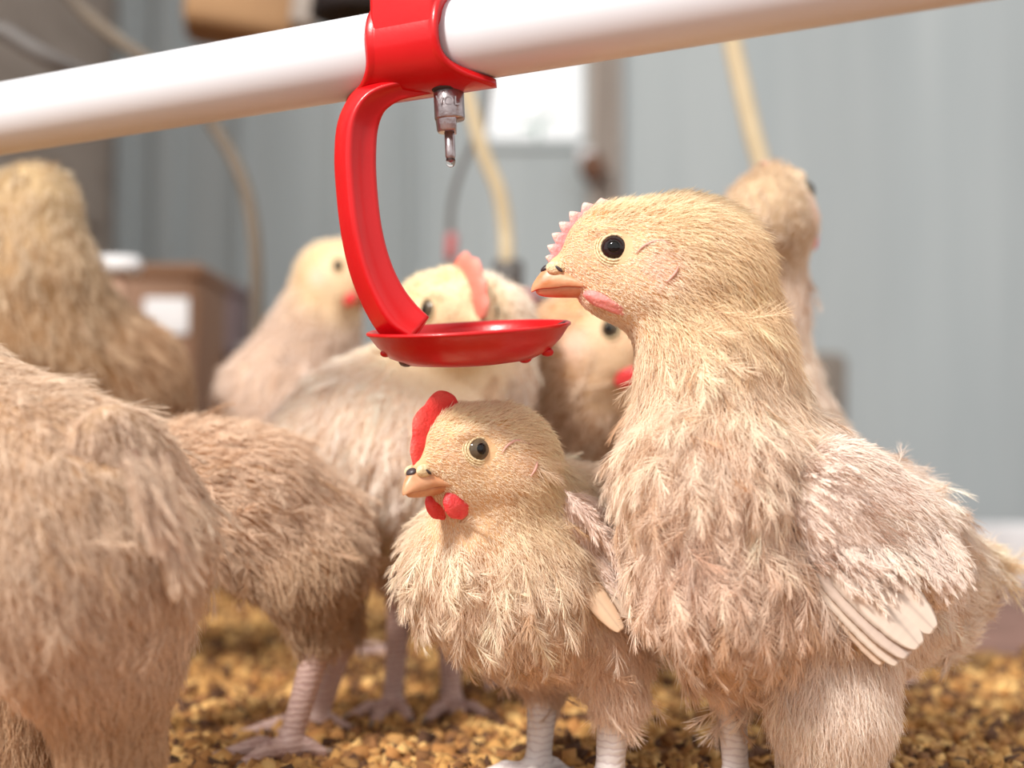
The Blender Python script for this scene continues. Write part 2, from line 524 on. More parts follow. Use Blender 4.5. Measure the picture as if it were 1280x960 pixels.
def head_parts(hd, prims, root, iris, comb, wattle, hi=True):
    w, R, s = hd['w'], hd['R'], hd['s'] * 0.001
    ub = loft_head(hd, 'upper_beak', [(20, -6.8, -8.6, 8.6), (23, -5.6, -8.4, 8.6), (28, -3.0, -7.9, 7.2), (33, -0.6, -7.6, 5.4), (37, 0.2, -8.0, 4.3), (40, -1.7, -8.1, 3.3),
                                         (42, -4.0, -8.3, 2.3), (43.4, -6.2, -8.8, 1.2), (44.0, -7.9, -9.0, 0.35)], M['beak'], root, 1.0)
    loft_head(hd, 'lower_beak', [(20, -8.3, -10.6, 7.6), (26, -7.9, -10.9, 6.3), (33, -7.5, -10.9, 4.4), (38, -7.7, -10.8, 3.0), (41, -8.0, -10.3, 2.0), (42.4, -8.3, -9.4, 0.6)], M['beak'], root, -1.0)
    for sd in (1, -1):
        V, F = uv_ell(w((36.0, sd * 3.3, -1.4)), R, np.array((3.4, 1.7, 2.4)) * s); nb = mesh('nostril', V, F, M['eyelid'], ub)
        if hi:
            rr = frame(R[0] * 0.75 + R[2] * 0.6)
            V, F = uv_ell(w((35.2, sd * 4.75, -1.9)), rr, np.array((1.7, 0.5, 0.6)) * s, 12, 8); mesh('nostril', V, F, M['dark_horn'], ub)
    V, F = uv_ell(w((39.2, 0, -1.3)), frame(R[0] * 0.8 - R[2] * 0.6), np.array((1.9, 2.2, 1.1)) * s); tag(mesh('culmen', V, F, M['dark_horn'], ub), 'dark patch at the base of the beak')
    hd['eyes'] = []
    for sd in (1, -1):
        ys = np.linspace(24, 4, 160); P = w(np.stack([np.full(160, 18.0), sd * ys, np.full(160, 4.0)], 1))
        i = np.argmax(field(prims, P) < 0); y = ys[i]
        nrm = unit(0.55 * grad(prims, P[i:i + 1])[0] + 0.45 * sd * R[1]); c = P[i] - nrm * 2.9 * s
        hd['eyes'].append(P[i])
        Fr = np.array([unit(np.cross(nrm, R[2])), np.cross(nrm, unit(np.cross(nrm, R[2]))), nrm])
        V, F = uv_ell(c, Fr, np.full(3, 5.0) * s, 32, 20); e = mesh('eye', V, F, M[iris], root)
        V, F = lathe_vf([(0, 5.06), (1.0, 4.96), (2.05, 4.60), (2.1, 4.5)], (0, 0, 0), (0, 0, 1), 28); mesh('pupil', c + V * s @ Fr, F, M['pupil'], e)
        th = np.linspace(0, 2 * math.pi, 41)[:-1]
        for (rr, tr, zz) in ((4.35, 0.5, 2.75), (5.25, 0.42, 2.5), (6.0, 0.36, 2.1)):
            ring = np.stack([rr * 1.06 * np.cos(th), rr * 0.98 * np.sin(th), np.full(40, zz) - 0.05 * rr * np.cos(2 * th)], 1); ring = np.vstack([ring, ring[:2]])
            tv, tf = tube_vf(ring, tr * (1 + 0.15 * np.sin(np.arange(len(ring)) * 2.4)), 10, cap=False)
            mesh('eyelid', c + tv * s @ Fr, tf, M['eyelid'], root)
            if not hi: break
    for sd in (1, -1):                                                # skin folds round the ear
        for pts in ([(11.5, 1.5), (8.5, 4.2), (4.0, 5.6), (-0.5, 3.6)], [(-1.6, -3.0), (-0.6, -5.2), (2.2, -8.2)]):
            Q = []
            for x, z in spline(pts, 14):
                ys = np.linspace(24, 4, 120); P = w(np.stack([np.full(120, x), sd * ys, np.full(120, z)], 1)); Q.append(P[np.argmax(field(prims, P) < 0)] + sd * R[1] * 0.0007)
            if hi: tv, tf = tube_vf(Q, 0.00045 * np.sin(np.linspace(0.25, 2.9, 14)), 8); mesh('ear_fold', tv, tf, M['ear'], root)
    if comb:
        comb_mesh(hd, root, **comb)
    if wattle:
        for sd in (1, -1):
            rr = frame(R[0] * wattle['dir'][0] + R[2] * wattle['dir'][1]); rr = np.array([rr[0], R[1], np.cross(rr[0], R[1])])
            f = lambda V: V * np.stack([np.ones(len(V)), 1 - 0.5 * np.clip(V[:, 2], 0, 1), 1 - 0.25 * (V[:, 0] > 0) * V[:, 0]], 1) + 0.04 * np.sin(V[:, [1, 2, 0]] * 9)
            V, F = uv_ell(w((wattle['c'][0], sd * wattle['c'][1], wattle['c'][2])), rr, np.array(wattle['r']) * s, 28, 18, f)
            mesh('wattle', V, F, M[wattle['m']], root)


def leg(root, H, Ft, g, r=0.0042, m='shank', tl=0.026, h=0.0011):
    H = np.asarray(H, float); Ft = np.asarray(Ft, float); g = unit(np.array([g[0], g[1], 0])); sd = np.array([-g[1], g[0], 0])
    top = H + unit(H - Ft) * 0.012 + g * 0.006
    pr = [cone(top, H, r * 1.25, r * 1.3), cone(H, Ft + (0, 0, 0.006), r * 1.18, r * 0.92, k=0.003), ball(Ft + (0, 0, 0.005), r * 1.15, k=0.004)]
    claws = []
    for a, L in ((-0.62, 0.9), (0, 1.12), (0.62, 0.9), (2.9, 0.5)):
        d = math.cos(a) * g + math.sin(a) * sd; p0 = Ft + (0, 0, 0.0045); p1 = p0 + d * tl * L * 0.55 + (0, 0, 0.0012); p2 = p0 + d * tl * L + (0, 0, -0.0015)
        pr += [cone(p0, p1, r * 0.78, r * 0.66, k=0.002), cone(p1, p2, r * 0.7, r * 0.5, k=0.0012)]
        claws.append((p2, d))
    V, F = surfnet(pr, h, 0.003)
    o = mesh('leg', V, F, M[m], root)
    for p2, d in claws:
        cv, cf = tube_vf([p2 - 0.001 * d, p2 + d * 0.003 + (0, 0, 0.0006), p2 + d * 0.006 + (0, 0, -0.0012)], [r * 0.4, r * 0.28, 0.0002], 8); mesh('claw', cv, cf, M['claw'], o)


def vane(parent, root, tip, width, nrm, col, col2, bend=0.12, camber=0.25):
    a = np.asarray(root, float); b = np.asarray(tip, float); L = np.linalg.norm(b - a); T = unit(b - a); nrm = unit(nrm - (nrm @ T) * T); B = np.cross(nrm, T)
    nu, nv = 46, 11; u = np.linspace(0, 1, nu)[:, None]; v = np.linspace(-1, 1, nv)[None]
    wd = width * np.clip(u * 4, 0, 1) ** 0.6 * np.sqrt(np.clip(1 - np.clip((u - 0.34) / 0.665, 0, 1) ** 1.8, 0, 1)) + 0.0006
    wd = wd * (1 + 0.012 * rng.normal(size=(nu, 1)))
    fr = u - 0.05 * (1 - np.abs(v)) * 0 + 0.10 * (0.4 - np.abs(v)) * 0
    P = a + L * (fr + 0.0 * v)[..., None] * T + (wd * v)[..., None] * B - (camber * wd * v ** 2)[..., None] * nrm - (bend * L * u ** 2 + 0 * v)[..., None] * nrm
    P = P + (0.25 * wd * np.abs(v))[..., None] * T * 0.6
    k = np.abs(v) * np.ones((nu, 1)); row = rng.normal(size=(nu, 1)) * 0.018
    c = lin(col)[None, None] * (1 - k[..., None]) + lin(col2)[None, None] * k[..., None]
    c = c * (1 + row)[..., None]; c[:, nv // 2] *= 0.8; c[:, [0, -1]] *= 0.72
    F = np.array([(i * nv + j, i * nv + j + 1, (i + 1) * nv + j + 1, (i + 1) * nv + j) for i in range(nu - 1) for j in range(nv - 1)])
    return mesh('flight_feather', P.reshape(-1, 3), F, M['vane'], parent, col=np.clip(c.reshape(-1, 3), 0, 1), solid=0.00016)


def wing(root, prims, shoulder, out, flow_to, nf, ns, L, cols, flights=(), h=0.002, rad=0.00013, fan=0.6, darks=None, quill=(110, 78, 62), gap=0.4, droop=None):
    """a folded wing: its own solid, sleek coverts and long flight feathers"""
    V, F = surfnet(prims, h, 0.003); out = unit(out)
    c0 = lin(cols[0]); c1 = lin(cols[1]); wn = snoise(V, 180)[:, None] * 0.5 + 0.5
    o = mesh('wing', V, F, M['skin'], root, col=(c0 * wn + c1 * (1 - wn)) * 0.9)
    hr = Hair()
    for kind, n in (('f', nf), ('s', ns)):
        P = sample(V, F, n); Nn = grad(prims, P); ok = (Nn @ out) > -0.35; P = P[ok]; Nn = Nn[ok]
        dv = P - shoulder; far = np.linalg.norm(dv, axis=1) / np.linalg.norm(np.asarray(flow_to) - shoulder)
        T = unit(fan * unit(dv) + (1 - fan) * unit(np.asarray(flow_to) - shoulder)); wn = np.clip(snoise(P, 160, 1) * 0.6 + 0.5, 0, 1)[:, None]
        c = (c0 * wn + c1 * (1 - wn)) * rng.uniform(0.88, 1.08, (len(P), 1))
        if kind == 'f':
            q = np.where(rng.random((len(P), 1)) < gap, lin(quill), c)  # dark quills paint both real shafts and the shadows between feathers
            hr.feathers(P, Nn, T, L * (0.45 + 0.75 * far), 0.16, c, rad, 30, 0.26, 0.12, quill=q, spread=0.75)
        else:
            hr.strands(P, Nn, T, L * (0.3 + 0.4 * far), 0.18, c, rad, 0.2)
    if droop is not None:
        P, T, ln = droop; n = len(P); k = np.clip(snoise(P, 200, 1) * 0.6 + 0.5, 0, 1)[:, None]
        c = (c0 * k + c1 * (1 - k)) * rng.uniform(0.85, 1.1, (n, 1))
        hr.feathers(P, np.repeat(out[None], n, 0), T, ln, 0.04, c * 0.94, rad, 60, 0.19, 0.10, quill=np.where(rng.random((n, 1)) < 0.5, lin(quill), c * 0.7), spread=0.5)
    if darks is not None:
        P, T = darks; ok = np.abs(field(prims, P)) < 0.006; P, T = P[ok], T[ok]; n = len(P); hr.strands(P, np.repeat(out[None], n, 0), T, 0.0045, 0.1, lin(quill) * rng.uniform(0.6, 1.3, (n, 1)), rad * 1.5, 0.15)  # dark strands painted in for the shaded gaps between covert rows
    hr.build('covert_feathers', M['down'], o)
    for f in flights: vane(o, *f)
    return o


def bird(name, label, base, prims, hd, wings=(), legs=(), h=0.0013, ns=60000, nf=2600, rad=0.0001, hi=True, head=None, fl=15, extra=None, dirt=None, seedcol=None, group='young cream chickens in the barn', nb=26, facecol=None, eyes=True):
    root = thing(name, label, 'chicken', base, group)
    V, F = surfnet(prims, h)
    cv = blend(prims, V, 'col') * (0.94 + 0.07 * snoise(V, 250)[:, None])
    if hd is not None and head is not None:
        head_parts(hd, prims, root, hi=hi, **head)

    def face(P, c):
        """short pale down round the face; returns colour, face weight, keep mask"""
        if hd is None: return c, np.zeros(len(P)), np.ones(len(P), bool), 0
        X = hd['loc'](P); r = np.linalg.norm(X, axis=1); inh = sstep(34, 26, np.linalg.norm(X - (12, 0, -2), axis=1))
        fw = inh * sstep(3, 13, X[:, 0]) * sstep(15.5, 9, X[:, 2] - 0.35 * np.abs(X[:, 0] - 16))
        chk = np.exp(-((X[:, 0] - 8) ** 2 + (X[:, 2] + 5) ** 2) / 110) * inh * (np.abs(X[:, 1]) > 6)
        ear = np.exp(-(((X[:, 0] - 4) / 6) ** 2 + ((X[:, 2] + 3) / 6.5) ** 2) ** 2) * inh * (np.abs(X[:, 1]) > 8)
        fore = np.exp(-((X[:, 0] - 30) ** 2 + (X[:, 2] - 5) ** 2) / 60) * inh
        a, b, e = facecol or ((238, 216, 196), (238, 196, 168), (240, 212, 200))
        c = c * (1 - 0.55 * fw[:, None]) + lin((246, 226, 196)) * 0.55 * fw[:, None]
        c = c * (1 - 0.4 * chk[:, None]) + lin(a) * 0.4 * chk[:, None]
        c = c * (1 - 0.6 * ear[:, None]) + lin(e) * 0.6 * ear[:, None]
        c = c * (1 - 0.4 * fore[:, None]) + lin(b) * 0.4 * fore[:, None]
        keep = ((X[:, 0] < 35.0) | (inh < 0.02)) & ~((np.abs(X[:, 1]) < 1.9) & (X[:, 0] > 17) & (X[:, 2] > -1) & (inh > 0.1))
        for ep in hd.get('eyes', ()): keep &= np.linalg.norm(P - ep, axis=1) > 5.6 * hd['s'] * 0.001
        crown = inh * sstep(7, 13, X[:, 2])
        return c, np.clip(fw + ear, 0, 1), keep, crown
    cv, fwv, _, _ = face(V, cv)
    mesh('body', V, F, M['skin'], root, col=np.clip(cv * (np.array([0.76, 0.62, 0.52]) if hi else np.array([0.95, 0.88, 0.82])), 0, 1))  # skin under the plumage darkened to paint shade in the feather gaps
    hr = Hair()
    wp = [p for wg in wings for p in wg['prims']]

    def props(n):
        P = sample(V, F, n); P = P - field(prims, P)[:, None] * grad(prims, P)
        if wp: P = P[field(wp, P) > 0.0005]
        Nn = grad(prims, P); c = blend(prims, P, 'col'); T = blend(prims, P, 'flow', 0.008); T = tang(T, Nn)
        pr = [blend(prims, P, k)[:, 0] for k in ('ln', 'lift', 'tuft')]
        c, fw, keep, crown = face(P, c)
        c = c * (1 + 0.07 * snoise(P, 220)[:, None] + 0.05 * snoise(P, 900, 1)[:, None]) * np.where(rng.random((len(P), 1)) < 0.14, np.array([[0.5, 0.36, 0.26]]), 1.0) * rng.uniform(0.75, 1.2, (len(P), 1))
        if dirt is not None:
            for (dc, dr, dcol, amt) in dirt:
                k = amt * np.exp(-(np.linalg.norm(P - dc, axis=1) / dr) ** 2) * (0.6 + 0.4 * snoise(P, 300, 2)); c = c * (1 - np.clip(k, 0, 1)[:, None]) + lin(dcol) * np.clip(k, 0, 1)[:, None]
        return P, Nn, T, c, pr[0] * 0.001 * (1 - fw) + 0.0016 * fw, pr[1] * (1 - 0.55 * fw) + 0.38 * crown * (1 - 0.6 * fw), pr[2], keep
    P, Nn, T, c, ln, lift, tuft, keep = props(ns)
    ok = keep & (rng.random(len(P)) < 1 - 0.75 * tuft)
    P, Nn, T, c, ln, lift = P[ok], Nn[ok], T[ok], c[ok], ln[ok], lift[ok]
    hr.strands(P, Nn, T, ln, lift, c, rad)
    if nf:
        P, Nn, T, c, ln, lift, tuft, keep = props(nf)
        ok = rng.random(len(P)) < tuft; P, Nn, T, c, lift = P[ok], Nn[ok], T[ok], c[ok], lift[ok]
        q = np.where(rng.random((len(P), 1)) < 0.12, lin((150, 108, 82)), c * 1.05)
        hr.feathers(P, Nn, T, fl * 0.001, lift * rng.uniform(0.5, 1.5, len(P)), c * rng.uniform(0.6, 1.25, (len(P), 1)), rad, nb, 0.34, 0.42, quill=q)
    if extra: extra(hr, V, F)
    hr.build('plumage', M['down'], root)
    for wg in wings: wing(root, **wg)
    for lg in legs: leg(root, *lg[0], **lg[1])
    return root

# ------------------------------------------------------------------ setting
WD = 1.92                                                            # distance of the back wall
YW = WD * math.cos(PITCH)
M['wall'] = mat('grey_metal_sheet', (164, 174, 178), 0.6, (178, 187, 190), 5, 0.05, stretch=(3, 1, 0.25), bscale=20)
M['dark_wood'] = mat('dark_timber', (140, 128, 118), 0.8, (160, 148, 138), 8, 0.3, stretch=(1, 1, 6))
M['post'] = mat('weathered_post', (150, 140, 132), 0.8, (170, 160, 152), 10, 0.3, stretch=(6, 6, 0.6))
M['earth'] = mat('reddish_brown_earth', (150, 112, 100), 0.9, (118, 86, 74), 18, 0.5, bscale=60)
M['white_paint'] = mat('white_paint', (226, 226, 228), 0.6, (206, 206, 210), 12, 0.1)
M['plastic_white'] = mat('white_pipe_plastic', (204, 206, 212), 0.36, (200, 202, 208), 14, 0.0, spec=0.5)
M['red'] = mat('red_plastic', (194, 8, 18), 0.32, (186, 6, 14), 60, 0.06, coat=0.12, bscale=500, spec=0.4)
M['steel'] = mat('nipple_steel', (176, 166, 168), 0.28, (140, 128, 130), 300, 0.15, metal=0.9, bscale=900)
M['rubber'] = mat('black_rubber', (38, 26, 26), 0.6, (52, 38, 36), 100)
M['water'] = mat('water', (245, 245, 245), 0.02, trans=1.0); M['water'].node_tree.nodes['Principled BSDF'].inputs['IOR'].default_value = 1.33
M['hose_grey'] = mat('grey_brown_hose', (116, 104, 90), 0.6, (96, 86, 76), 20)
M['hose_cream'] = mat('cream_hose', (206, 190, 158), 0.6, (186, 168, 136), 20)
M['hose_dark'] = mat('dark_grey_cord', (104, 100, 98), 0.6, (88, 84, 82), 20)
M['brown_bin'] = mat('brown_plastic', (136, 98, 70), 0.6, (112, 82, 64), 6)
M['purple_bin'] = mat('dull_purple_plastic', (118, 98, 98), 0.6, (96, 80, 84), 6)
M['grey_trough'] = mat('grey_metal_trough', (118, 114, 112), 0.6, (100, 96, 94), 12)
M['tan'] = mat('tan_cardboard', (176, 138, 98), 0.8, (150, 116, 84), 8)
M['dull_red'] = mat('faded_red_plastic', (190, 104, 104), 0.5, (170, 90, 92), 20)
M['black'] = mat('black_plastic', (30, 26, 28), 0.5, (42, 36, 38), 10)
M['pale_rod'] = mat('pale_pink_rod', (206, 168, 146), 0.5, (190, 150, 130), 20)
M['leaf'] = mat('seedling_green', (70, 150, 112), 0.6, (52, 128, 96), 40)
M['stone'] = mat('grey_block', (124, 116, 108), 0.9, (100, 92, 86), 12, 0.4)


def struct(name, V, F, m, parent=None, **kw):
    o = mesh(name, V, F, m, parent, smooth=kw.pop('smooth', False), **kw); o['kind'] = 'structure'; return o


# floor
V, F = box_vf((0, 0.0, -0.01), I3, (4.0, 3.0, 0.01)); struct('floor', V, F, M['earth'])
# back wall of ribbed sheets with the window opening
wl, wr, wt, wb = W(606, 40, WD)[0], W(733, 40, WD)[0], W(600, 50, WD)[2], W(600, 176, WD)[2]
xs_l, xs_r, ztop = -1.3, 2.8, 1.25
pieces = []
for (a, b, z0, z1) in ((xs_l, wl, 0, ztop), (wr, xs_r, 0, ztop), (wl, wr, 0, wb), (wl, wr, wt, ztop)):
    pieces.append(box_vf(((a + b) / 2, YW + 0.01, (z0 + z1) / 2), I3, ((b - a) / 2, 0.01, (z1 - z0) / 2)))
for px, hw in ((152, 0.010), (206, 0.016), (300, 0.006), (420, 0.006), (520, 0.006)):
    x = W(px, 300, WD)[0]; pieces.append(box_vf((x, YW - 0.004, ztop / 2), I3, (hw, 0.006, ztop / 2)))
V, F = join(pieces); struct('wall_back', V, F, M['wall'], bevel=0.002)
pr = []
for (a, b, z0, z1) in ((wl - 0.008, wl + 0.004, wb, wt), (wr - 0.004, wr + 0.008, wb, wt), (wl - 0.008, wr + 0.008, wb - 0.008, wb + 0.004), (wl - 0.008, wr + 0.008, wt - 0.004, wt + 0.008)):
    pr.append(box_vf(((a + b) / 2, YW + 0.004, (z0 + z1) / 2), I3, ((b - a) / 2, 0.012, (z1 - z0) / 2)))
pr.append(box_vf(((wl + wr) / 2, YW + 0.10, wb - 0.026), I3, ((wr - wl) / 2, 0.09, 0.006)))
V, F = join(pr); win = struct('window_1', V, F, M['wall'])
# seedling growing outside the window
sx = W(672, 150, WD + 0.12)
st = thing('seedling', 'small green seedling seen through the bright window', 'plant', (sx[0], sx[1], wb - 0.02))
V, F = tube_vf(spline([(sx[0] - 0.002, sx[1], wb - 0.02), (sx[0], sx[1], wb + 0.03), (sx[0] + 0.003, sx[1], wb + 0.052)], 10), 0.0022, 8); mesh('stem', V, F, M['leaf'], st)
for dx, dz in ((-0.012, 0.047), (0.014, 0.058)):
    V, F = uv_ell((sx[0] + dx, sx[1], wb + dz), frame((abs(dx), 0, dz - 0.045)), (0.013, 0.008, 0.003)); mesh('leaf', V, F, M['leaf'], st)
# timber post beside the window
x0, x1 = W(737, 200, WD - 0.04)[0], W(777, 200, WD - 0.04)[0]
pc = []
for a, b, dy in ((x0, x0 + (x1 - x0) * 0.45, 0.03), (x0 + (x1 - x0) * 0.45, x0 + (x1 - x0) * 0.7, 0.018), (x0 + (x1 - x0) * 0.7, x1, 0.03)):
    pc.append(box_vf(((a + b) / 2, YW - dy / 2 - 0.001, 0.6), I3, ((b - a) / 2, dy / 2, 0.6)))
V, F = join(pc); struct('trim_1', V, F, M['post'], bevel=0.002)
k = W(741, 210, WD - 0.05); lt = thing('latch_knob', 'rusty brown round latch on the timber post by the window', 'latch', k)
V, F = uv_ell(k, I3, (0.017, 0.014, 0.021)); mesh('knob', V, F, mat('rust', (120, 84, 62), 0.8, (92, 64, 50), 30, 0.4), lt)
V, F = box_vf(k + (-0.010, 0.012, 0.018), I3, (0.010, 0.012, 0.010)); mesh('plate', V, F, M['white_paint'], lt, bevel=0.002)
# dark timber wall on the left
XL = W(139, 300, WD)[0]
pc = []
for i in range(9):
    y0 = 0.55 + i * 0.152; pc.append(box_vf((XL - 0.02, y0 + 0.075, 0.62), I3, (0.02, 0.0745, 0.62)))
pc.append(box_vf((XL - 0.005, 1.2, W(90, 255, 1.75)[2]), I3, (0.012, 0.65, 0.018)))
V, F = join(pc); struct('wall_left', V, F, M['dark_wood'], bevel=0.002)
# low white kerb at the foot of the wall on the right
p = W(1190, 755, 1.36); V, F = box_vf((p[0] + 1.0, p[1] + 0.03, 0.028), I3, (1.02, 0.03, 0.028))
tag(mesh('kerb_board', V, F, M['white_paint'], bevel=0.003), 'low white painted board lying along the floor before the grey wall', 'board')


def hose(name, pts, width_px, d, m, label, cat='hose', ends=None):
    P = np.array([W(px, py, d + dd) for px, py, dd in pts]); o = thing(name, label, cat, P[-1])
    V, F = tube_vf(spline(P, 90), width_px * d / FPX / 2, 14); mesh('tube', V, F, M[m], o)
    for (px, py, wd, hh, mm, nm) in ends or ():
        c = W(px, py, d); V, F = lathe_vf([(0, -hh), (wd * 0.85, -hh), (wd, -hh * 0.8), (wd, hh * 0.8), (wd * 0.85, hh), (0, hh)], c, (0.05, 0, 1), 20); mesh(nm, V, F, M[mm], o)
    return o


hose('water_hose', [(20, -900, 0.1), (30, -300, 0.1), (60, -60, 0.1), (92, 0, 0.08), (150, 52, 0.04), (225, 104, 0), (272, 165, 0), (302, 222, 0), (316, 280, 0), (321, 360, 0), (319, 470, 0), (316, 560, 0)], 17, 0.95, 'hose_grey',
     'grey-brown hose hanging in a long bend under the white pipe', ends=[(312, 455, 0.010, 0.014, 'hose_dark', 'clamp')])
hose('water_hose', [(-120, -900, 0), (-110, -200, 0), (-40, 10, 0), (10, 42, 0), (60, 72, 0), (110, 96, 0.02), (180, 130, 0.05)], 22, 0.95, 'hose_dark', 'dark hose slanting behind the pipe in the upper corner by the timber wall')
hose('water_hose', [(530, -1100, 0), (535, -400, 0), (560, 20, 0), (585, 120, 0), (604, 190, 0), (624, 240, 0), (632, 290, 0), (634, 345, 0), (636, 392, 0.07), (680, 405, 0.1)], 19, 1.0, 'hose_cream', 'cream hose with a grey clamp hanging below the window', ends=[(635, 344, 0.011, 0.011, 'hose_dark', 'clamp')])
hose('drop_cord', [(650, -1000, 0), (645, -300, 0), (610, 120, 0), (590, 180, 0), (573, 222, 0), (564, 262, 0), (563, 310, 0), (562, 400, 0), (563, 640, 0), (566, 680, 0)], 8, 1.09, 'hose_dark', 'thin dark cord with a red collar hanging inside the red hook', 'cord', ends=[(564, 308, 0.0045, 0.010, 'dull_red', 'collar')])
hose('water_hose', [(870, -1100, 0), (880, -400, 0), (900, -40, 0), (915, 50, 0), (928, 110, 0), (942, 170, 0), (957, 225, 0), (966, 290, 0)], 24, 1.0, 'hose_cream', 'cream hose slanting down the bare grey wall above the raised head')

# things at the back of the barn


def bin_thing(name, label, x0, x1, y0, d, m, depth, patch=None, lip=True):
    a = W(x0, y0, d); b = W(x1, y0, d); cx = (a[0] + b[0]) / 2; hw = (b[0] - a[0]) / 2; zt = a[2]; cy = a[1] + depth / 2
    o = thing(name, label, 'bin', (cx, cy, 0)); V, F = box_vf((cx, cy, zt / 2), I3, (hw, depth / 2, zt / 2)); V[V[:, 2] < zt / 2, 0] = cx + (V[V[:, 2] < zt / 2, 0] - cx) * 0.85
    mesh('body', V, F, M[m], o, bevel=0.012)
    if lip:
        V, F = box_vf((cx, cy, zt), I3, (hw * 1.04, depth / 2 * 1.04, 0.006)); mesh('rim', V, F, M[m], o, bevel=0.004)
    if patch:
        p, q = W(patch[0], patch[1], d - 0.003), W(patch[2], patch[3], d - 0.003); V, F = box_vf((p + q) / 2, I3, (abs(q[0] - p[0]) / 2, 0.0015, abs(q[2] - p[2]) / 2)); tag(mesh('sticker', V, F, M['white_paint'], o, bevel=0.001), 'blank white sticker')
    return o


bin_thing('feed_bin', 'brown feed bin with a white sticker behind the tan bird', 108, 250, 338, 1.15, 'brown_bin', 0.12, (180, 372, 236, 418))
bin_thing('storage_tub', 'dull purplish tub at the foot of the long bent hose', 238, 322, 446, 1.30, 'purple_bin', 0.1)
bin_thing('storage_tub', 'pinkish brown tub close behind the brown feed bin', 215, 296, 360, 1.5, 'purple_bin', 0.1)
bin_thing('stone_block', 'grey-brown block standing at the wall behind the tall bird', 985, 1062, 440, 1.5, 'stone', 0.1, lip=False)
# stake with a white cap
a = W(147, 332, 0.98); sk = thing('drinker_stake', 'thin pink rod with a white cap beside the brown feed bin', 'stake', (a[0], a[1], 0))
V, F = tube_vf([(a[0], a[1], 0), (a[0], a[1], a[2])], 0.0042, 10); mesh('rod', V, F, M['pale_rod'], sk)
V, F = lathe_vf([(0, -0.006), (0.012, -0.006), (0.014, 0), (0.012, 0.006), (0, 0.007)], a, (0, 0, 1), 20); V[:, 0] = a[0] + (V[:, 0] - a[0]) * 1.25; mesh('cap', V, F, M['white_paint'], sk)
# grey trough with red ends behind the cup
a, b = W(648, 372, 1.1), W(806, 372, 1.1); tr = thing('feed_trough', 'grey feed trough with red end caps seen behind the cup', 'trough', ((a[0] + b[0]) / 2, a[1], 0))
n = 14; th = np.linspace(math.pi, 2 * math.pi, n); V = []
for x in (a[0], b[0]):
    V += [(x, a[1] + 0.03 * math.cos(t), a[2] + 0.036 * math.sin(t)) for t in th]
F = [(i, i + 1, n + i + 1, n + i) for i in range(n - 1)]; mesh('trough_body', V, F, M['grey_trough'], tr, solid=0.003)
for px in (655, 742):
    c = W(px, 374, 1.07); V, F = uv_ell(c, I3, (0.012, 0.010, 0.007)); mesh('end_cap', V, F, M['dull_red'], tr)
for x in (a[0] + 0.01, b[0] - 0.01):
    V, F = tube_vf([(x, a[1], 0), (x, a[1], a[2] - 0.03)], 0.005, 8); mesh('leg', V, F, M['grey_trough'], tr)
# blurred things above the pipe
c = W(305, 8, 1.25); hb = thing('cardboard_box', 'tan box hanging above the white pipe near the black hood', 'box', c)
V, F = box_vf(c, frame((1, 0.2, -0.12)), (0.05, 0.04, 0.032)); mesh('body', V, F, M['tan'], hb, bevel=0.012)
V, F = box_vf(c + (0.056, -0.01, 0.0), frame((1, 0.2, -0.12)), (0.012, 0.03, 0.028)); mesh('flap', V, F, M['post'], hb, bevel=0.004)
V, F = tube_vf([c + (0, 0, 0.03), c + (0.005, 0, 0.6)], 0.003, 8); mesh('cord', V, F, M['hose_dark'], hb)
c = W(448, -8, 1.1); lh = thing('lamp_hood', 'black lamp hood hanging just behind the red saddle', 'lamp', c)
V, F = lathe_vf([(0.0, 0.05), (0.012, 0.05), (0.02, 0.03), (0.034, 0.008), (0.038, -0.018), (0.035, -0.019), (0.031, 0.006), (0.016, 0.028), (0, 0.03)], c, (0, 0, 1), 32); mesh('shade', V, F, M['black'], lh)
V, F = tube_vf([c + (0, 0, 0.05), c + (0, 0, 0.6)], 0.003, 8); mesh('cord', V, F, M['black'], lh)

# ------------------------------------------------------------------ litter
kn = N('golden_litter'); g = kn.n('ShaderNodeAttribute'); g.attribute_name = 'col'; kn.l(g.outputs['Color'], kn.b.inputs['Base Color']); kn.set(Roughness=0.85)


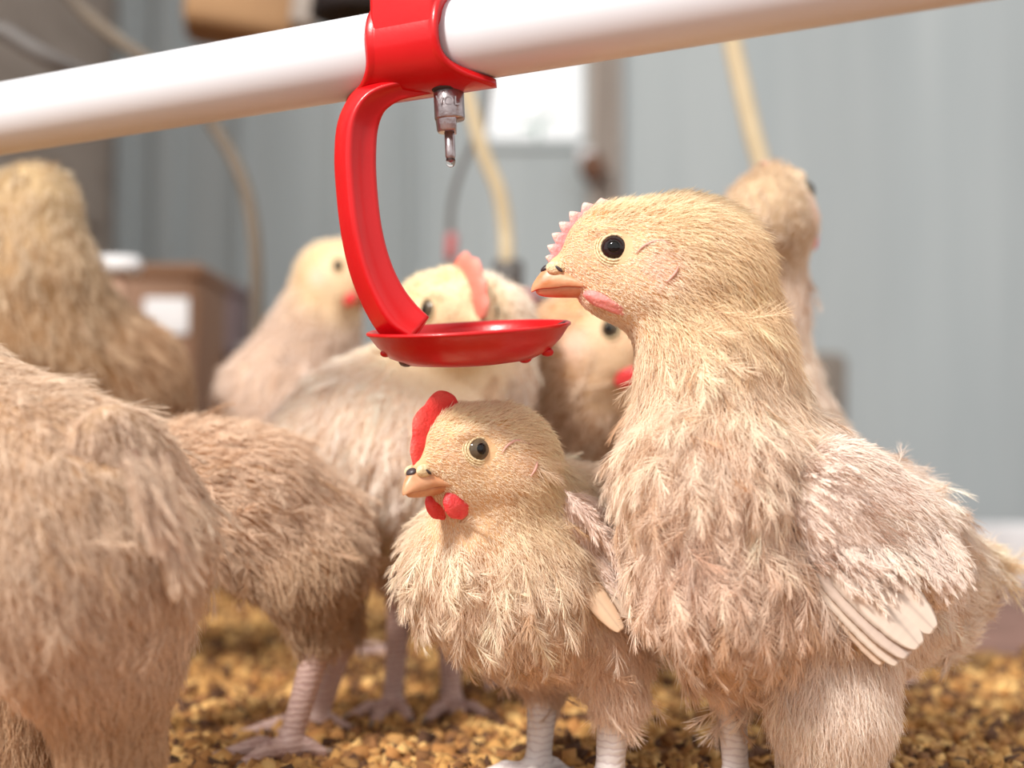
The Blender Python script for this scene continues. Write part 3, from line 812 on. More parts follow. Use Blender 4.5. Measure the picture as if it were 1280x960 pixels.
def litter():
    n = 30000
    d = 0.50 * (1.75 / 0.50) ** (rng.random(n) ** 1.25); x = (rng.random(n) - 0.5) * 1.06 * d * 1280 / FPX * 1.12
    px = 640 + x / d * FPX
    edge = np.where(px > 1000, 0.86, 1.75) + 0.05 * np.sin(x * 40)
    ok = d < edge; d, x = d[ok], x[ok]; n = len(d)
    c = np.stack([x, d, 0.0035 + 0.004 * rng.random(n) + 0.0025 * (np.sin(x * 90) * np.sin(d * 70) + 1)], 1)
    sz = rng.uniform(0.0016, 0.0036, (n, 3)) * np.array([1.3, 1, 0.7])
    ax = unit(rng.normal(size=(n, 3))); bx = unit(np.cross(ax, rng.normal(size=(n, 3)))); cx = np.cross(ax, bx)
    corners = np.array([(i, j, k) for i in (-1, 1) for j in (-1, 1) for k in (-1, 1)], float)
    lc = corners[None] * sz[:, None] * (1 + 0.35 * rng.normal(size=(n, 8, 3)))
    V = c[:, None] + lc[..., :1] * ax[:, None] + lc[..., 1:2] * bx[:, None] + lc[..., 2:] * cx[:, None]
    V[..., 2] = np.maximum(V[..., 2], 0.0004)
    f = np.array([(0, 1, 3, 2), (4, 6, 7, 5), (0, 4, 5, 1), (2, 3, 7, 6), (0, 2, 6, 4), (1, 5, 7, 3)])
    F = (np.arange(n)[:, None, None] * 8 + f).reshape(-1, 4)
    pal = lin([(200, 150, 86), (172, 120, 66), (222, 178, 112), (136, 92, 52), (190, 142, 84), (92, 60, 38)])
    cc = pal[rng.integers(0, 6, n)] * rng.uniform(0.85, 1.1, (n, 1)); C = np.repeat(cc, 8, 0)
    # bed the crumbs lie in
    gx = np.linspace(-0.95, 0.95, 150); gy = np.linspace(0.30, 1.8, 130); X, Y = np.meshgrid(gx, gy); px = 640 + X / Y * FPX
    e = np.where(px > 1000, 0.86, 1.78); Z = 0.0055 + 0.0018 * np.sin(X * 90) * np.sin(Y * 70) + 0.0012 * rng.normal(size=X.shape)
    Z = np.where(Y + 0.05 * np.sin(X * 40) > e, -0.004, Z)
    B = np.stack([X, Y, Z], -1).reshape(-1, 3); k = len(V.reshape(-1, 3)); nx = len(gx)
    FB = np.array([(i * nx + j, i * nx + j + 1, (i + 1) * nx + j + 1, (i + 1) * nx + j) for i in range(len(gy) - 1) for j in range(nx - 1)]) + k
    cb = pal[rng.integers(0, 5, len(B))] * 0.85
    tag(mesh('litter', np.vstack([V.reshape(-1, 3), B]), np.vstack([F, FB]), kn.m, smooth=False, col=np.vstack([C, cb])), 'golden brown crumbly litter covering the barn floor', 'litter', kind='stuff')


litter()

# ------------------------------------------------------------------ drinking line
A0, B0 = W(0, 149.0, 0.553), W(480, 66.6, 0.476); pd = unit(B0 - A0); PR = 0.0138
V, F = tube_vf([A0 - pd * 0.25 + pd * t for t in np.linspace(0, 0.75, 40)], PR, 48)
pipe = tag(mesh('water_pipe', V, F, M['plastic_white']), 'white plastic water pipe running across the top', 'pipe')

tq = 0.0
for _ in range(40):                                                   # where the axis passes the middle of the saddle
    q = B0 + pd * tq; tq += (533 - (640 + (q[0] - CAM[0]) / ((q - CAM) @ np.array([0, math.cos(PITCH), math.sin(PITCH)])) * FPX)) * 0.0003
SCN = B0 + pd * tq                                                     # point of the axis inside the saddle
dk = thing('nipple_drinker', 'red drip-cup drinker clipped to the white pipe', 'drinker', W(586, 455, 0.47), None)
pu = unit(np.cross(np.cross(pd, (0, 0, 1)), pd)); pf = unit(np.cross(pd, pu))          # up and front (to the camera)
if pf[1] > 0: pf = -pf
# saddle: a band round the pipe that flares at the bottom, with a collar for the nipple
nt, nw = 72, 27; V = []
for i in range(nt):
    t = 2 * math.pi * i / nt; dn = -math.cos(t)                      # t=0 at the bottom
    bt = max(0, math.cos(t)); hw = 0.0131 + 0.0120 * bt ** 4; rr = PR + 0.0016 + 0.0004 * bt ** 2
    er = unit(dn * pu + math.sin(t) * pf)
    for j in range(nw):
        v = -1 + 2 * j / (nw - 1); lift = 0.0012 * math.exp(-((abs(v) - 0.93) / 0.06) ** 2) * (1 - bt)
        V.append(SCN + pd * hw * v * (1.0 + 0.25 * bt ** 3 * (v < 0)) + er * (rr + lift))
F = [(i * nw + j, i * nw + j + 1, ((i + 1) % nt) * nw + j + 1, ((i + 1) % nt) * nw + j) for i in range(nt) for j in range(nw - 1)]
sad = mesh('saddle', V, F, M['red'], dk, solid=0.0024)
V, F = box_vf(SCN + pu * 0.0165 + pf * 0.0036, (pd, pf, pu), (0.0129, 0.0128, 0.0165)); mesh('clip', V, F, M['red'], dk, bevel=0.003)
# arm: a strap curving down into the cup
PA = [(556, 100), (522, 104), (490, 110), (463, 126), (448, 154), (444, 194), (446, 240), (452, 290), (463, 335), (479, 372), (498, 400), (520, 418)]
AP = spline([W(x, y, 0.468) for x, y in PA], 60)
hs = spline(np.array([[10], [12], [15], [19.5], [22.5], [23], [22.5], [22.5], [23.5], [25], [27], [24]]), 60)[:, 0] * 0.468 / FPX
T = unit(np.gradient(AP, axis=0)); V = []; sec = []
th = np.linspace(0, 2 * math.pi, 28, endpoint=False)
for i in range(60):
    up = np.array((0, -1.0, 0)); a = unit(np.cross(T[i], up)); b = unit(np.cross(a, T[i]))   # a across the view, b along it
    q = 0.6; wa = unit(a * math.cos(q) + b * math.sin(q)); wb_ = unit(b * math.cos(q) - a * math.sin(q))
    c, s = np.cos(th), np.sin(th); c = np.sign(c) * np.abs(c) ** 0.32; s = np.sign(s) * np.abs(s) ** 0.32
    prof = 1 - 0.25 * np.exp(-(c / 0.6) ** 2)                          # hollowed face
    V.append(AP[i] + hs[i] * 0.93 * c[:, None] * wa + 0.0058 * (s * prof)[:, None] * wb_)
V = np.vstack(V); F = [(i * 28 + j, i * 28 + (j + 1) % 28, (i + 1) * 28 + (j + 1) % 28, (i + 1) * 28 + j) for i in range(59) for j in range(28)]
F.append(tuple(range(28))[::-1]); F.append(tuple(59 * 28 + j for j in range(28)))
mesh('arm', V, F, M['red'], dk)
# cup
cc = W(586, 412, 0.472); cax = unit(np.array([-0.055, -0.140, 1.0])); R0 = 0.0342
prof = [(0, -0.0118), (0.012, -0.0116), (0.021, -0.0106), (0.0270, -0.0080), (0.0310, -0.0040), (0.0335, -0.0004), (0.0343, 0.0), (0.0343, 0.0007), (0.0336, 0.0011), (0.0326, 0.0008), (0.0318, -0.0014),
        (0.0296, -0.0046), (0.0255, -0.0075), (0.019, -0.0092), (0, -0.0098)]
V, F = lathe_vf(prof, cc, cax, 96); cup = mesh('cup', V, F, M['red'], dk)
for px, py, rw, m in ((508, 452, 0.0026, 'water'), (656, 448, 0.0023, 'red'), (684, 440, 0.0022, 'red'), (482, 442, 0.0018, 'red')):
    c = W(px, py, 0.466); V, F = uv_ell(c, I3, (rw, rw, rw * 0.7)); mesh('water_drop', V, F, M['red'] if m == 'red' else M['water'], dk)
V, F = uv_ell(W(703, 405, 0.474), frame((1, 0, 0.3)), (0.0022, 0.001, 0.0007)); mesh('crumb', V, F, M['dark_horn'], cup)
# nipple
nx = unit(np.array([0.045, 0.0, -1.0])); n0 = SCN - pu * (PR + 0.0004) + pd * 0.0080
V, F = lathe_vf([(0, -0.004), (0.0066, -0.004), (0.0066, 0.0002), (0.0056, 0.0004), (0.0056, 0.0012), (0.006, 0.0014), (0.006, 0.002), (0.0052, 0.0024), (0, 0.0024)], n0, nx, 32); mesh('seal', V, F, M['rubber'], dk)
V, F = lathe_vf([(0, 0.002), (0.0046, 0.002), (0.0050, 0.0026), (0.0050, 0.0112), (0.0048, 0.0118), (0, 0.0118)], n0, nx, 36); nip = mesh('nipple', V, F, M['steel'], dk)
# lower stepped half of the nipple, cut away on one side
n1 = n0 + nx * 0.0116; rx = unit(np.cross((0, -1.0, 0), nx)); rx = rx if rx[0] > 0 else -rx; ry = np.cross(nx, rx); th = np.linspace(math.radians(62), math.radians(298), 22)
V = [];
for h, r in ((-0.002, 0.0049), (0.0035, 0.0044), (0.0043, 0.0040)):
    V += [n1 + nx * h + r * (math.cos(t) * rx + math.sin(t) * ry) for t in th]
F = [(i * 22 + j, i * 22 + (j + 1) % 22, (i + 1) * 22 + (j + 1) % 22, (i + 1) * 22 + j) for i in range(2) for j in range(22)]; F += [tuple(range(22))[::-1], tuple(range(44, 66))]
mesh('skirt', V, F, M['steel'], nip, bevel=0.0003)
V, F = lathe_vf([(0, 0), (0.0017, 0), (0.0017, 0.0092), (0.0012, 0.0107), (0, 0.0113)], n1 + nx * 0.003 - rx * 0.0003, nx, 20); mesh('pin', V, F, M['steel'], nip)
V, F = uv_ell(n1 + nx * 0.0139 - rx * 0.0003, I3, (0.0016, 0.0016, 0.0020)); mesh('water_drop', V, F, M['water'], nip)
tx = bpy.data.curves.new('embossing', 'FONT'); tx.body = 'VOL'; tx.size = 0.0042; tx.extrude = 0.00012; tx.align_x = 'CENTER'; tx.align_y = 'CENTER'
tt = bpy.data.objects.new('text', tx); COL.objects.link(tt); bpy.context.view_layer.update()
me = bpy.data.meshes.new_from_object(tt.evaluated_get(bpy.context.evaluated_depsgraph_get())); bpy.data.objects.remove(tt)
to = link('embossing', me, M['steel'], nip); to.location = n0 + nx * 0.0066 + np.array([-0.0002, -0.00502, 0]); to.rotation_euler = (math.pi / 2, 0, 0.03)

# ------------------------------------------------------------------ the tall bird
D = 0.47
t = lambda x, y, dz=0.0: W(x, y, D + dz)
u = D / FPX
CRm, YEL, OCH, WHT, BUF, DRT = lin((240, 211, 178)), lin((246, 214, 160)), lin((234, 190, 128)), lin((236, 216, 198)), lin((228, 196, 168)), lin((196, 160, 130))
dn = np.array([0, 0, -1.0])
hd = mkhead((0, 0, 0), (-1, -0.05, 0.0), 0.0, 1.0)
hd = mkhead(t(767, 310, -0.013) - hd['w'](np.array((18, 12.5, 4.0))), (-1, -0.05, 0.0), 0.0, 1.0)
hp = head_prims(hd, YEL, crown=lin((249, 229, 188)))  # paler crown paints the bright light on top of the head
nk = dict(ln=9.0, lift=0.42, tuft=0.0)
prims = hp + [
    cone(t(872, 345, 0.003), t(892, 440, 0.006), 76 * u, 70 * u, k=0.02, col=OCH, flow=unit((0.30, 0, -1)), ln=10, lift=0.6, tuft=0.0),  # ochre nape carries the warm shading at the back of the head
    cone(t(896, 450, 0.006), t(902, 545, 0.004), 66 * u, 88 * u, k=0.02, col=CRm, flow=unit((0.22, 0, -1)), ln=12, lift=0.4, tuft=0.25),
    cone(t(872, 470, -0.006), t(884, 600, -0.008), 42 * u, 82 * u, k=0.02, col=CRm, flow=unit((-0.12, -0.1, -1)), ln=9, lift=0.35, tuft=0.75),
    cone(t(884, 610, -0.008), t(894, 700, -0.008), 86 * u, 90 * u, k=0.02, col=BUF, flow=unit((-0.02, -0.05, -1)), ln=9, lift=0.4, tuft=0.9),
    cone(t(912, 745, -0.006), t(904, 800, 0.002), 80 * u, 46 * u, k=0.02, col=DRT, flow=unit((0.1, 0, -1)), ln=9, lift=0.5, tuft=0.8),
    cone(t(980, 640, 0.02), t(1080, 690, 0.034), 122 * u, 106 * u, k=0.025, col=WHT, flow=unit((1, 0.15, -0.6)), ln=8, lift=0.3, tuft=0.5),
    cone(t(1090, 690, 0.034), t(1160, 725, 0.042), 92 * u, 60 * u, k=0.02, col=WHT, flow=unit((1, 0.15, -0.5)), ln=9, lift=0.3, tuft=0.4),
    cone(t(1165, 720, 0.044), t(1222, 706, 0.05), 44 * u, 22 * u, k=0.015, col=lin((242, 218, 172)), flow=unit((1, 0.2, -0.05)), ln=10, lift=0.4, tuft=0.3),
    cone(t(1036, 780, 0.008), t(1038, 880, 0.002), 90 * u, 60 * u, k=0.025, col=WHT, flow=unit((0.0, 0, -1)), ln=10, lift=0.35, tuft=0.12),
    cone(t(1040, 880, 0.002), t(1042, 985, 0.004), 58 * u, 40 * u, k=0.015, col=WHT, flow=unit((0.05, 0, -1)), ln=10, lift=0.35, tuft=0.08),
    cone(t(1120, 770, 0.03), t(1160, 785, 0.034), 60 * u, 26 * u, k=0.02, col=WHT, flow=unit((1, 0.1, -0.5)), ln=10, lift=0.45, tuft=0.1),
    cone(t(905, 800, 0.022), t(914, 858, 0.022), 44 * u, 24 * u, k=0.015, col=BUF, flow=dn, ln=8, lift=0.3, tuft=0.2),
]
sh = t(958, 560, -0.012); wout = unit((0.25, -1, 0.25))
def wR(a, b):
    x = unit(np.asarray(b) - np.asarray(a)); n = unit(wout - (wout @ x) * x); return np.array([x, np.cross(n, x), n])
Rw = wR(t(985, 590, -0.015), t(1165, 725, 0.015))
wprims = [ell(t(1078, 652, -0.011), Rw, (112 * u, 84 * u, 36 * u), k=0.012), ell(t(1128, 685, -0.002), Rw, (72 * u, 66 * u, 34 * u), k=0.012), ell(t(1040, 632, -0.013), Rw, (62 * u, 60 * u, 28 * u), k=0.012)]
fl = []
for (a, b, dz0, dz1, wd, c1, c2) in (((1004, 690), (1108, 828), -0.0200, -0.0275, 0.0046, (246, 228, 208), (224, 198, 176)), ((1008, 684), (1128, 828), -0.0215, -0.0285, 0.0062, (226, 206, 192), (240, 224, 208)),
                                      ((1016, 678), (1140, 818), -0.0220, -0.0292, 0.0070, (216, 198, 188), (232, 214, 200)), ((1030, 674), (1154, 806), -0.0225, -0.0290, 0.0076, (230, 212, 198), (240, 224, 210)),
                                      ((1048, 670), (1172, 786), -0.0220, -0.0260, 0.0076, (236, 218, 204), (244, 228, 214))):
    fl.append((t(*a, dz0), t(*b, dz1), wd, wout, c1, c2, 0.05, 0.12))
nd = 150; q = rng.random(nd); rw = rng.random(nd)
dP = np.array([t(1035 + 150 * a, 668 - 8 * a + 52 * b * (1 - 0.5 * a), -0.0290 + 0.017 * a) for a, b in zip(q, rw)])
dT = unit(np.array([(0.40 + 0.35 * (1 - a) + 0.08 * rng.normal(), 0.28, -1) for a in q]))
kP = []; kT = []
for (x, y, n_, sx, sy, ax_, ay_) in ((1068, 592, 16, 20, 7, 0.8, -0.6), (1090, 632, 22, 14, 8, 0.75, -0.65), (1118, 668, 22, 20, 10, 0.6, -0.8), (1012, 580, 12, 12, 8, 0.6, -0.8), (1055, 705, 26, 30, 8, 0.7, -0.7), (1140, 620, 20, 22, 22, 0.75, -0.65), (1120, 725, 26, 34, 8, 0.3, -0.95)):
    for _ in range(n_):
        kP.append(t(x + sx * rng.normal(), y + sy * rng.normal(), -0.0292 + 0.012 * max(0, (x - 1060) / 120))); kT.append((ax_, 0.25, ay_))
kP = np.array(kP); kT = unit(np.array(kT))
far = [ell(t(1120, 650, 0.075), Rw, (70 * u, 50 * u, 16 * u))]
tall = bird('chicken', 'tall cream chicken standing with its beak held over the red cup', (t(980, 700)[0], t(980, 700, 0.02)[1], 0), prims, hd,
    wings=[dict(prims=wprims, shoulder=sh, out=wout, flow_to=t(1170, 745, 0.0), nf=620, ns=14000, L=0.013, cols=((244, 228, 210), (226, 204, 188)), flights=fl, droop=(dP, dT, 0.015), darks=(kP, kT))],
    legs=[((t(914, 872, 0.022), (t(922, 900, 0.022)[0], t(922, 900, 0.022)[1] + 0.004, 0.0085), (-0.8, -0.6)), dict(r=0.0046, tl=0.024)), ((t(1042, 975, 0.004), (t(1040, 900, 0.0)[0], t(1040, 900, 0)[1], 0.0085), (-0.8, -0.6)), dict(r=0.0046))],
    ns=210000, nf=4600, fl=16, nb=40, rad=0.000075, head=dict(iris='eye_brown',
        comb=dict(base=[(37.0, -0.2), (35, 4.0), (32.2, 8.8), (28.6, 13.4), (23.6, 17.6), (17.0, 20.6)], height=5.2, teeth=7, thick=1.0, c0=(232, 140, 142), c1=(246, 208, 192), tooth=0.55),
        wattle=dict(c=(17, 8.0, -13.8), dir=(-15, -5.0), r=(11, 2.8, 3.1), m='wattle_pink')),
    dirt=[(t(900, 790, -0.04), 0.022, (176, 128, 84), 0.55), (t(850, 690, -0.04), 0.014, (190, 150, 140), 0.5), (t(838, 480, -0.03), 0.006, (160, 110, 84), 0.4)])
# ------------------------------------------------------------------ the small bird
D = 0.50; t = lambda x, y, dz=0.0: W(x, y, D + dz); u = D / FPX
fw = (-0.72, -0.69, -0.10)
hd = mkhead((0, 0, 0), fw, 0.05, 0.90); hd = mkhead(t(595, 562, -0.040) - hd['w'](np.array((18, 12.3, 4.0))), fw, 0.05, 0.90)
hp = head_prims(hd, lin((244, 213, 156)), crown=lin((248, 225, 180)), lnh=3.6)
tf = lambda x, y, z: unit((x, y, z))
prims = hp + [
    cone(t(634, 590, -0.020), t(640, 660, -0.010), 58 * u, 80 * u, k=0.012, col=lin((240, 208, 156)), flow=tf(0.25, 0.1, -1), ln=6, lift=0.35, tuft=0.05),
    cone(t(605, 710, -0.012), t(622, 724, -0.014), 92 * u, 84 * u, k=0.012, col=CRm, flow=tf(0.0, -0.1, -1), ln=8, lift=0.5, tuft=0.8),
    cone(t(680, 690, 0.015), t(740, 690, 0.05), 112 * u, 106 * u, k=0.02, col=CRm, flow=tf(0.9, 0.5, -0.5), ln=9, lift=0.35, tuft=0.6),
    cone(t(660, 752, -0.005), t(722, 768, 0.02), 68 * u, 64 * u, k=0.02, col=BUF, flow=tf(0.5, 0.1, -0.8), ln=9, lift=0.4, tuft=0.5),
    cone(t(755, 800, 0.0), t(770, 865, -0.004), 58 * u, 34 * u, k=0.015, col=BUF, flow=tf(0.15, 0, -1), ln=9, lift=0.35, tuft=0.15),
    cone(t(668, 812, 0.018), t(678, 855, 0.018), 44 * u, 24 * u, k=0.015, col=DRT, flow=dn, ln=7, lift=0.35, tuft=0.2),
    cone(t(770, 700, 0.07), t(800, 690, 0.10), 60 * u, 30 * u, k=0.02, col=CRm, flow=tf(0.8, 0.8, 0), ln=9, lift=0.4, tuft=0.3),
]
wout = unit((0.35, -1, 0.3)); Rw = wR(t(715, 620, -0.02), t(790, 760, 0.005))
wprims = [ell(t(738, 690, -0.012), Rw, (88 * u, 46 * u, 22 * u), k=0.01), ell(t(765, 745, -0.012), Rw, (40 * u, 30 * u, 18 * u), k=0.01)]
fl = [(t(700, 690, -0.020), t(778, 786, -0.030), 0.0044, wout, (242, 214, 184), (230, 196, 164), 0.05, 0.12), (t(716, 690, -0.018), t(790, 768, -0.024), 0.0052, wout, (236, 214, 192), (214, 190, 168), 0.05, 0.12)]
nd = 60; q = rng.random(nd); sP = np.array([t(705 + 70 * a, 610 + 100 * a, -0.034 + 0.008 * a) for a in q]); sT = unit(np.array([(0.7, 0.2, -0.75 + 0.1 * rng.normal()) for a in q]))
small = bird('chicken', 'small cream chicken with a red comb and wattle, pressed against the tall one', (t(680, 700)[0], t(680, 700, 0.01)[1], 0), prims, hd,
    wings=[dict(prims=wprims, shoulder=t(700, 600, -0.02), out=wout, flow_to=t(790, 775, 0.0), nf=230, ns=3500, L=0.012, cols=((238, 212, 192), (222, 192, 176)), flights=fl, gap=0.45, droop=(sP, sT, 0.012))],
    legs=[((t(768, 872, -0.004), (t(760, 900, 0.0)[0], t(760, 900, -0.006)[1], 0.0085), (-0.7, -0.7)), dict(r=0.0052, tl=0.024)), ((t(679, 862, 0.018), (t(672, 900, 0.018)[0], t(672, 900, 0.014)[1], 0.0085), (-0.7, -0.7)), dict(r=0.0048, tl=0.024))],
    ns=160000, nf=3200, fl=14, nb=36, rad=0.000075, facecol=((240, 216, 180), (240, 190, 150), (240, 212, 184)),
    head=dict(iris='eye_grey', comb=dict(base=[(36.6, 0.2), (34.4, 5.5), (31.5, 10), (27.5, 14.4), (21, 18.4), (14, 20.6)], height=8.0, teeth=3, thick=1.9, c0=(226, 66, 62), c1=(236, 104, 94), tooth=0.16, skew=1.0),
        wattle=dict(c=(22.5, 5.0, -14.8), dir=(-1, -0.1), r=(7.2, 2.6, 6.0), m='wattle_red')),
    dirt=[(t(585, 780, -0.05), 0.013, (178, 130, 124), 0.55), (t(530, 735, -0.05), 0.010, (186, 128, 74), 0.5), (t(660, 830, -0.01), 0.02, (170, 126, 92), 0.5)])

# ------------------------------------------------------------------ the birds behind


def rear(label, D, base, cones, head=None, legs=(), ns=26000, nf=500, wings=(), rad=0.00018, h=0.0022, hcol=(240, 216, 170), dirt=None):
    """cones: (x, y, dz, r, x, y, dz, r, colour, flow, length, tuft) in photo pixels at distance D"""
    u = D / FPX; T = lambda x, y, z=0.0: W(x, y, D + z); pr = []; hd = None; hp = None
    if head:
        o, fwd, roll, s, parts = head; hd = mkhead(T(*o), fwd, roll, s); pr = head_prims(hd, lin(hcol), lnh=5)
    for c in cones:
        pr.append(cone(T(*c[:3]), T(*c[4:7]), c[3] * u, c[7] * u, k=0.02, col=lin(c[8]), flow=unit(c[9]), ln=c[10], lift=0.4, tuft=c[11]))
    b = T(*base); lg = []
    for (hx, hy, hz, g) in legs:
        H = T(hx, hy, hz); lg.append(((H, (H[0] + 0.012 * g[0], H[1] + 0.012 * g[1], 0.0085), g), dict(r=0.0048, m='shank_pink', h=0.0014)))
    return bird('chicken', label, (b[0], b[1], 0), pr, hd, wings=[w(T, u) for w in wings], legs=lg, h=h, ns=ns, nf=nf, rad=rad, hi=False, head=parts if head else None, fl=14, nb=20, dirt=dirt)


RC = lambda c0=(222, 72, 66), c1=(236, 110, 100), hh=6.5, th=1.6: dict(base=[(36.6, 0.2), (34.4, 5.5), (31.5, 10), (27.5, 14.4), (21, 18.4), (14, 20.6)], height=hh, teeth=4, thick=th, c0=c0, c1=c1, tooth=0.2)
WT = dict(c=(20.5, 5.6, -14.5), dir=(-1, -0.2), r=(7, 3, 5.5), m='wattle_red')
HP = lambda **k: dict(iris='eye_grey', comb=RC(**k), wattle=WT)
c_l = (178, 148, 118)  # large bird's tan, darkened to paint in the shade on it
c_w, c_b, c_t, c_p = (248, 230, 212), (186, 150, 118), (146, 108, 74), (212, 190, 172)  # darker tans also paint shade on the large bird's lower half


def big_wing(T, u):
    out = unit((0.6, -1, 0.1)); x = unit(T(235, 760, 0.01) - T(170, 540, -0.01)); n = unit(out - (out @ x) * x); R = np.array([x, np.cross(n, x), n])
    q = rng.random(110); dP = np.array([T(150 + 70 * a, 560 + 120 * a * b + 20 * b, -0.026 + 0.012 * a) for a, b in zip(q, rng.random(110))]); dT = unit(np.array([(0.35 - 0.2 * a, 0.3, -1) for a in q]))
    fl = [(T(190 + 8 * i, 610 + 12 * i, -0.012 + 0.006 * i), T(224 + 10 * i, 752 - 22 * i, -0.012 + 0.008 * i), 0.0036, out, (218, 192, 166), (190, 158, 130), 0.05, 0.12) for i in range(4)]
    return dict(prims=[ell(T(160, 630, 0.000), R, (132 * u, 84 * u, 34 * u)), ell(T(196, 690, 0.008), R, (84 * u, 50 * u, 30 * u), k=0.01)], shoulder=T(130, 440, -0.01), out=out, flow_to=T(235, 770, 0.0), nf=420, ns=9000, L=0.011,
                cols=((204, 174, 144), (170, 138, 108)), flights=fl, rad=0.0001, gap=0.45, droop=(dP, dT, 0.016))


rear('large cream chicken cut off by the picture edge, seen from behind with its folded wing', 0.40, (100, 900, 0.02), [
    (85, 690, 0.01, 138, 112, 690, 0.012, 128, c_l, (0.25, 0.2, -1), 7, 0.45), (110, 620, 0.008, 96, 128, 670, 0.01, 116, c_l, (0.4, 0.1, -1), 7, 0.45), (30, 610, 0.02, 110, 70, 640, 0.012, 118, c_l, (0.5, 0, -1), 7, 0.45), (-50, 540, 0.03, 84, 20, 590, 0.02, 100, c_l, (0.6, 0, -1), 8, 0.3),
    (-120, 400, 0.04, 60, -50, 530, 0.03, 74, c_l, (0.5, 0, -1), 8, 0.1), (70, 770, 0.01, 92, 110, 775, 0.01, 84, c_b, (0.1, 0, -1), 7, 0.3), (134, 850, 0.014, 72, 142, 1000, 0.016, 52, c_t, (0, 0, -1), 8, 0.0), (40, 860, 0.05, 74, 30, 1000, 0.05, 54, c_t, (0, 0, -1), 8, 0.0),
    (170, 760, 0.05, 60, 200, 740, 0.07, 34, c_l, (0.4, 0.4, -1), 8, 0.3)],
    head=((-140, 340, 0.04), (-0.9, 0.3, 0.1), 0, 1.0, HP()), legs=[(142, 1000, 0.016, (0.2, -1)), (30, 1000, 0.05, (0.2, -1))], ns=90000, nf=1500, wings=[big_wing], rad=0.0001, h=0.002)

rear('tan-cream chicken bending down with its tail end beside the large chicken', 0.565, (390, 900), [
    (240, 600, 0.0, 56, 320, 620, 0.0, 66, c_b, (0.9, 0, -0.4), 9, 0.5), (325, 630, 0.0, 72, 395, 660, 0.01, 50, c_b, (0.9, 0, -0.5), 9, 0.5), (395, 668, 0.01, 46, 428, 700, 0.02, 24, c_b, (0.6, 0, -0.8), 10, 0.4),
    (330, 680, 0.0, 50, 392, 700, 0.0, 42, c_t, (0.5, 0, -0.8), 9, 0.4), (385, 730, -0.01, 46, 395, 790, -0.008, 26, c_t, (0.1, 0, -1), 8, 0.2), (415, 730, 0.04, 40, 428, 780, 0.04, 24, c_t, (0.1, 0, -1), 8, 0.2), (250, 600, 0.0, 56, 180, 640, 0.0, 44, c_b, (0.9, 0, 0.2), 8, 0.1)],
    head=((160, 655, 0.0), (-0.8, -0.2, -0.55), 0, 0.95, HP()), legs=[(398, 805, -0.008, (-0.9, -0.3)), (428, 800, 0.04, (-0.9, -0.3))])

rear('bright cream chicken with a pinkish comb, its face half hidden behind the red cup', 0.625, (520, 800), [
    (610, 402, 0.016, 54, 590, 470, 0.015, 64, c_w, (-0.3, 0, -1), 8, 0.1), (580, 480, 0.012, 72, 520, 540, 0.0, 96, c_w, (-0.3, 0, -1), 9, 0.5), (470, 530, 0.0, 80, 520, 580, -0.004, 92, c_w, (-0.3, 0, -1), 9, 0.6),
    (420, 560, 0.012, 78, 500, 600, 0.01, 90, c_w, (-0.6, 0, -0.8), 9, 0.6), (470, 640, 0.03, 60, 500, 700, 0.03, 40, c_b, (0, 0, -1), 9, 0.3), (545, 660, 0.03, 60, 560, 720, 0.03, 40, c_b, (0, 0, -1), 9, 0.3)],
    head=((550, 402, -0.006), (0.45, -0.88, -0.08), 0, 1.14, dict(HP(c0=(232, 128, 112), c1=(240, 160, 146), hh=10, th=2.2), wattle=None)), legs=[(500, 760, 0.03, (-0.2, -1)), (560, 770, 0.03, (0.2, -1))], hcol=(244, 222, 168))

rear('pale chicken with red wattles standing upright behind the red hook', 0.80, (340, 780), [
    (412, 365, 0.01, 34, 392, 420, 0.01, 44, c_p, (-0.4, 0, -1), 8, 0.1), (392, 420, 0.01, 46, 350, 500, 0.01, 66, c_p, (-0.4, 0, -1), 9, 0.4), (350, 510, 0.01, 70, 350, 600, 0.02, 84, c_p, (-0.2, 0, -1), 9, 0.5), (350, 620, 0.03, 70, 360, 700, 0.03, 44, c_b, (0, 0, -1), 9, 0.3)],
    head=((418, 342, 0.0), (0.75, -0.65, -0.1), 0, 0.92, HP()), legs=[(360, 720, 0.03, (0.8, -0.5)), (420, 740, 0.03, (0.8, -0.5))], ns=18000)

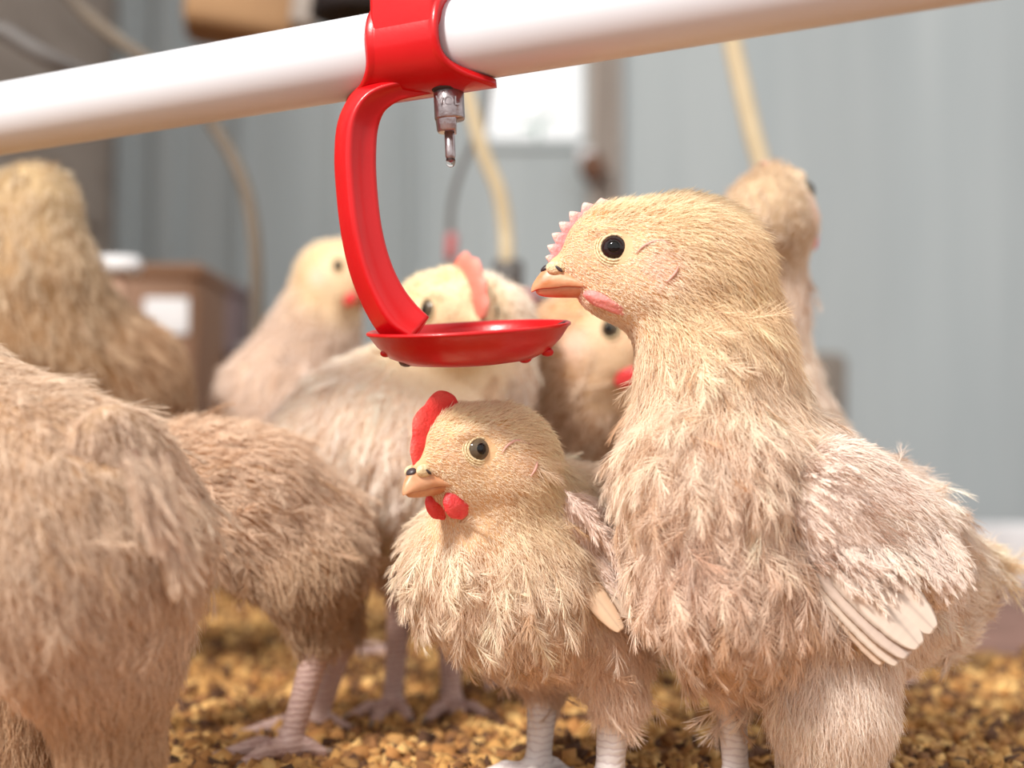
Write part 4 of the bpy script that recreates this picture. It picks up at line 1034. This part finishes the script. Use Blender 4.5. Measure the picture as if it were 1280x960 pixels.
rear('tan-faced chicken peering out between the red cup and the tall bird', 0.67, (690, 800, 0.04), [
    (728, 440, 0.01, 56, 710, 500, 0.015, 70, c_b, (-0.2, 0, -1), 8, 0.1), (712, 510, 0.02, 78, 690, 580, 0.03, 96, c_t, (-0.3, 0.3, -1), 9, 0.4), (690, 590, 0.04, 96, 650, 640, 0.06, 84, c_t, (-0.6, 0.5, -0.5), 9, 0.4), (650, 700, 0.06, 50, 610, 760, 0.05, 30, c_t, (0, 0, -1), 8, 0.2), (700, 700, 0.06, 50, 700, 760, 0.06, 30, c_t, (0, 0, -1), 8, 0.2)],
    head=((738, 424, 0.0), (0.80, -0.58, -0.08), 0, 1.12, HP(c0=(226, 110, 100))), legs=[(602, 790, 0.05, (0.5, -0.8)), (700, 790, 0.06, (0.5, -0.8))], hcol=(222, 180, 132))

rear('pale chicken with its raised head turned away, behind the neck of the tall bird', 0.64, (985, 800, 0.05), [
    (945, 300, 0.01, 34, 958, 370, 0.01, 36, c_p, (0, 0, -1), 8, 0.1), (958, 380, 0.01, 38, 965, 500, 0.02, 64, c_w, (0.1, 0, -1), 9, 0.3), (970, 560, 0.05, 90, 1040, 640, 0.08, 84, c_w, (0.8, 0, -0.6), 9, 0.5), (970, 680, 0.06, 50, 970, 740, 0.06, 30, c_b, (0, 0, -1), 8, 0.2), (1040, 690, 0.08, 50, 1050, 740, 0.08, 30, c_b, (0, 0, -1), 8, 0.2)],
    head=((964, 273, 0.0), (0.42, 0.85, 0.33), -0.3, 1.15, HP(c0=(226, 170, 150), c1=(230, 180, 160), hh=3)), legs=[(970, 760, 0.06, (0.9, 0.2)), (1050, 760, 0.08, (0.9, 0.2))], ns=16000, hcol=(206, 184, 154))

rear('fluffy tan chicken with its back turned, far behind the large cropped chicken', 0.72, (80, 800, 0.05), [  # browner plumage tones paint in the shade this bird stands in
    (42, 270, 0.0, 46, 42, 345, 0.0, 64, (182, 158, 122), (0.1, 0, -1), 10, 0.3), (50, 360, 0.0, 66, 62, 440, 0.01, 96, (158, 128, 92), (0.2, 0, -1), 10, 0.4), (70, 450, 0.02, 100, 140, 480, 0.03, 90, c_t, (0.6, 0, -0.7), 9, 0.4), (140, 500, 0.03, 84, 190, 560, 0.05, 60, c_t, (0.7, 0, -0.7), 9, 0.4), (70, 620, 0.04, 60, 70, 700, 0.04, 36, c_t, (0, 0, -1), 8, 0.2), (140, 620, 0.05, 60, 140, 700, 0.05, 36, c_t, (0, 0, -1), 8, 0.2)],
    head=((42, 268, 0.01), (-0.25, 1, -0.1), 0, 1.2, HP()), legs=[(70, 720, 0.04, (0, 1)), (140, 720, 0.05, (0, 1))], ns=18000, hcol=(196, 176, 138))
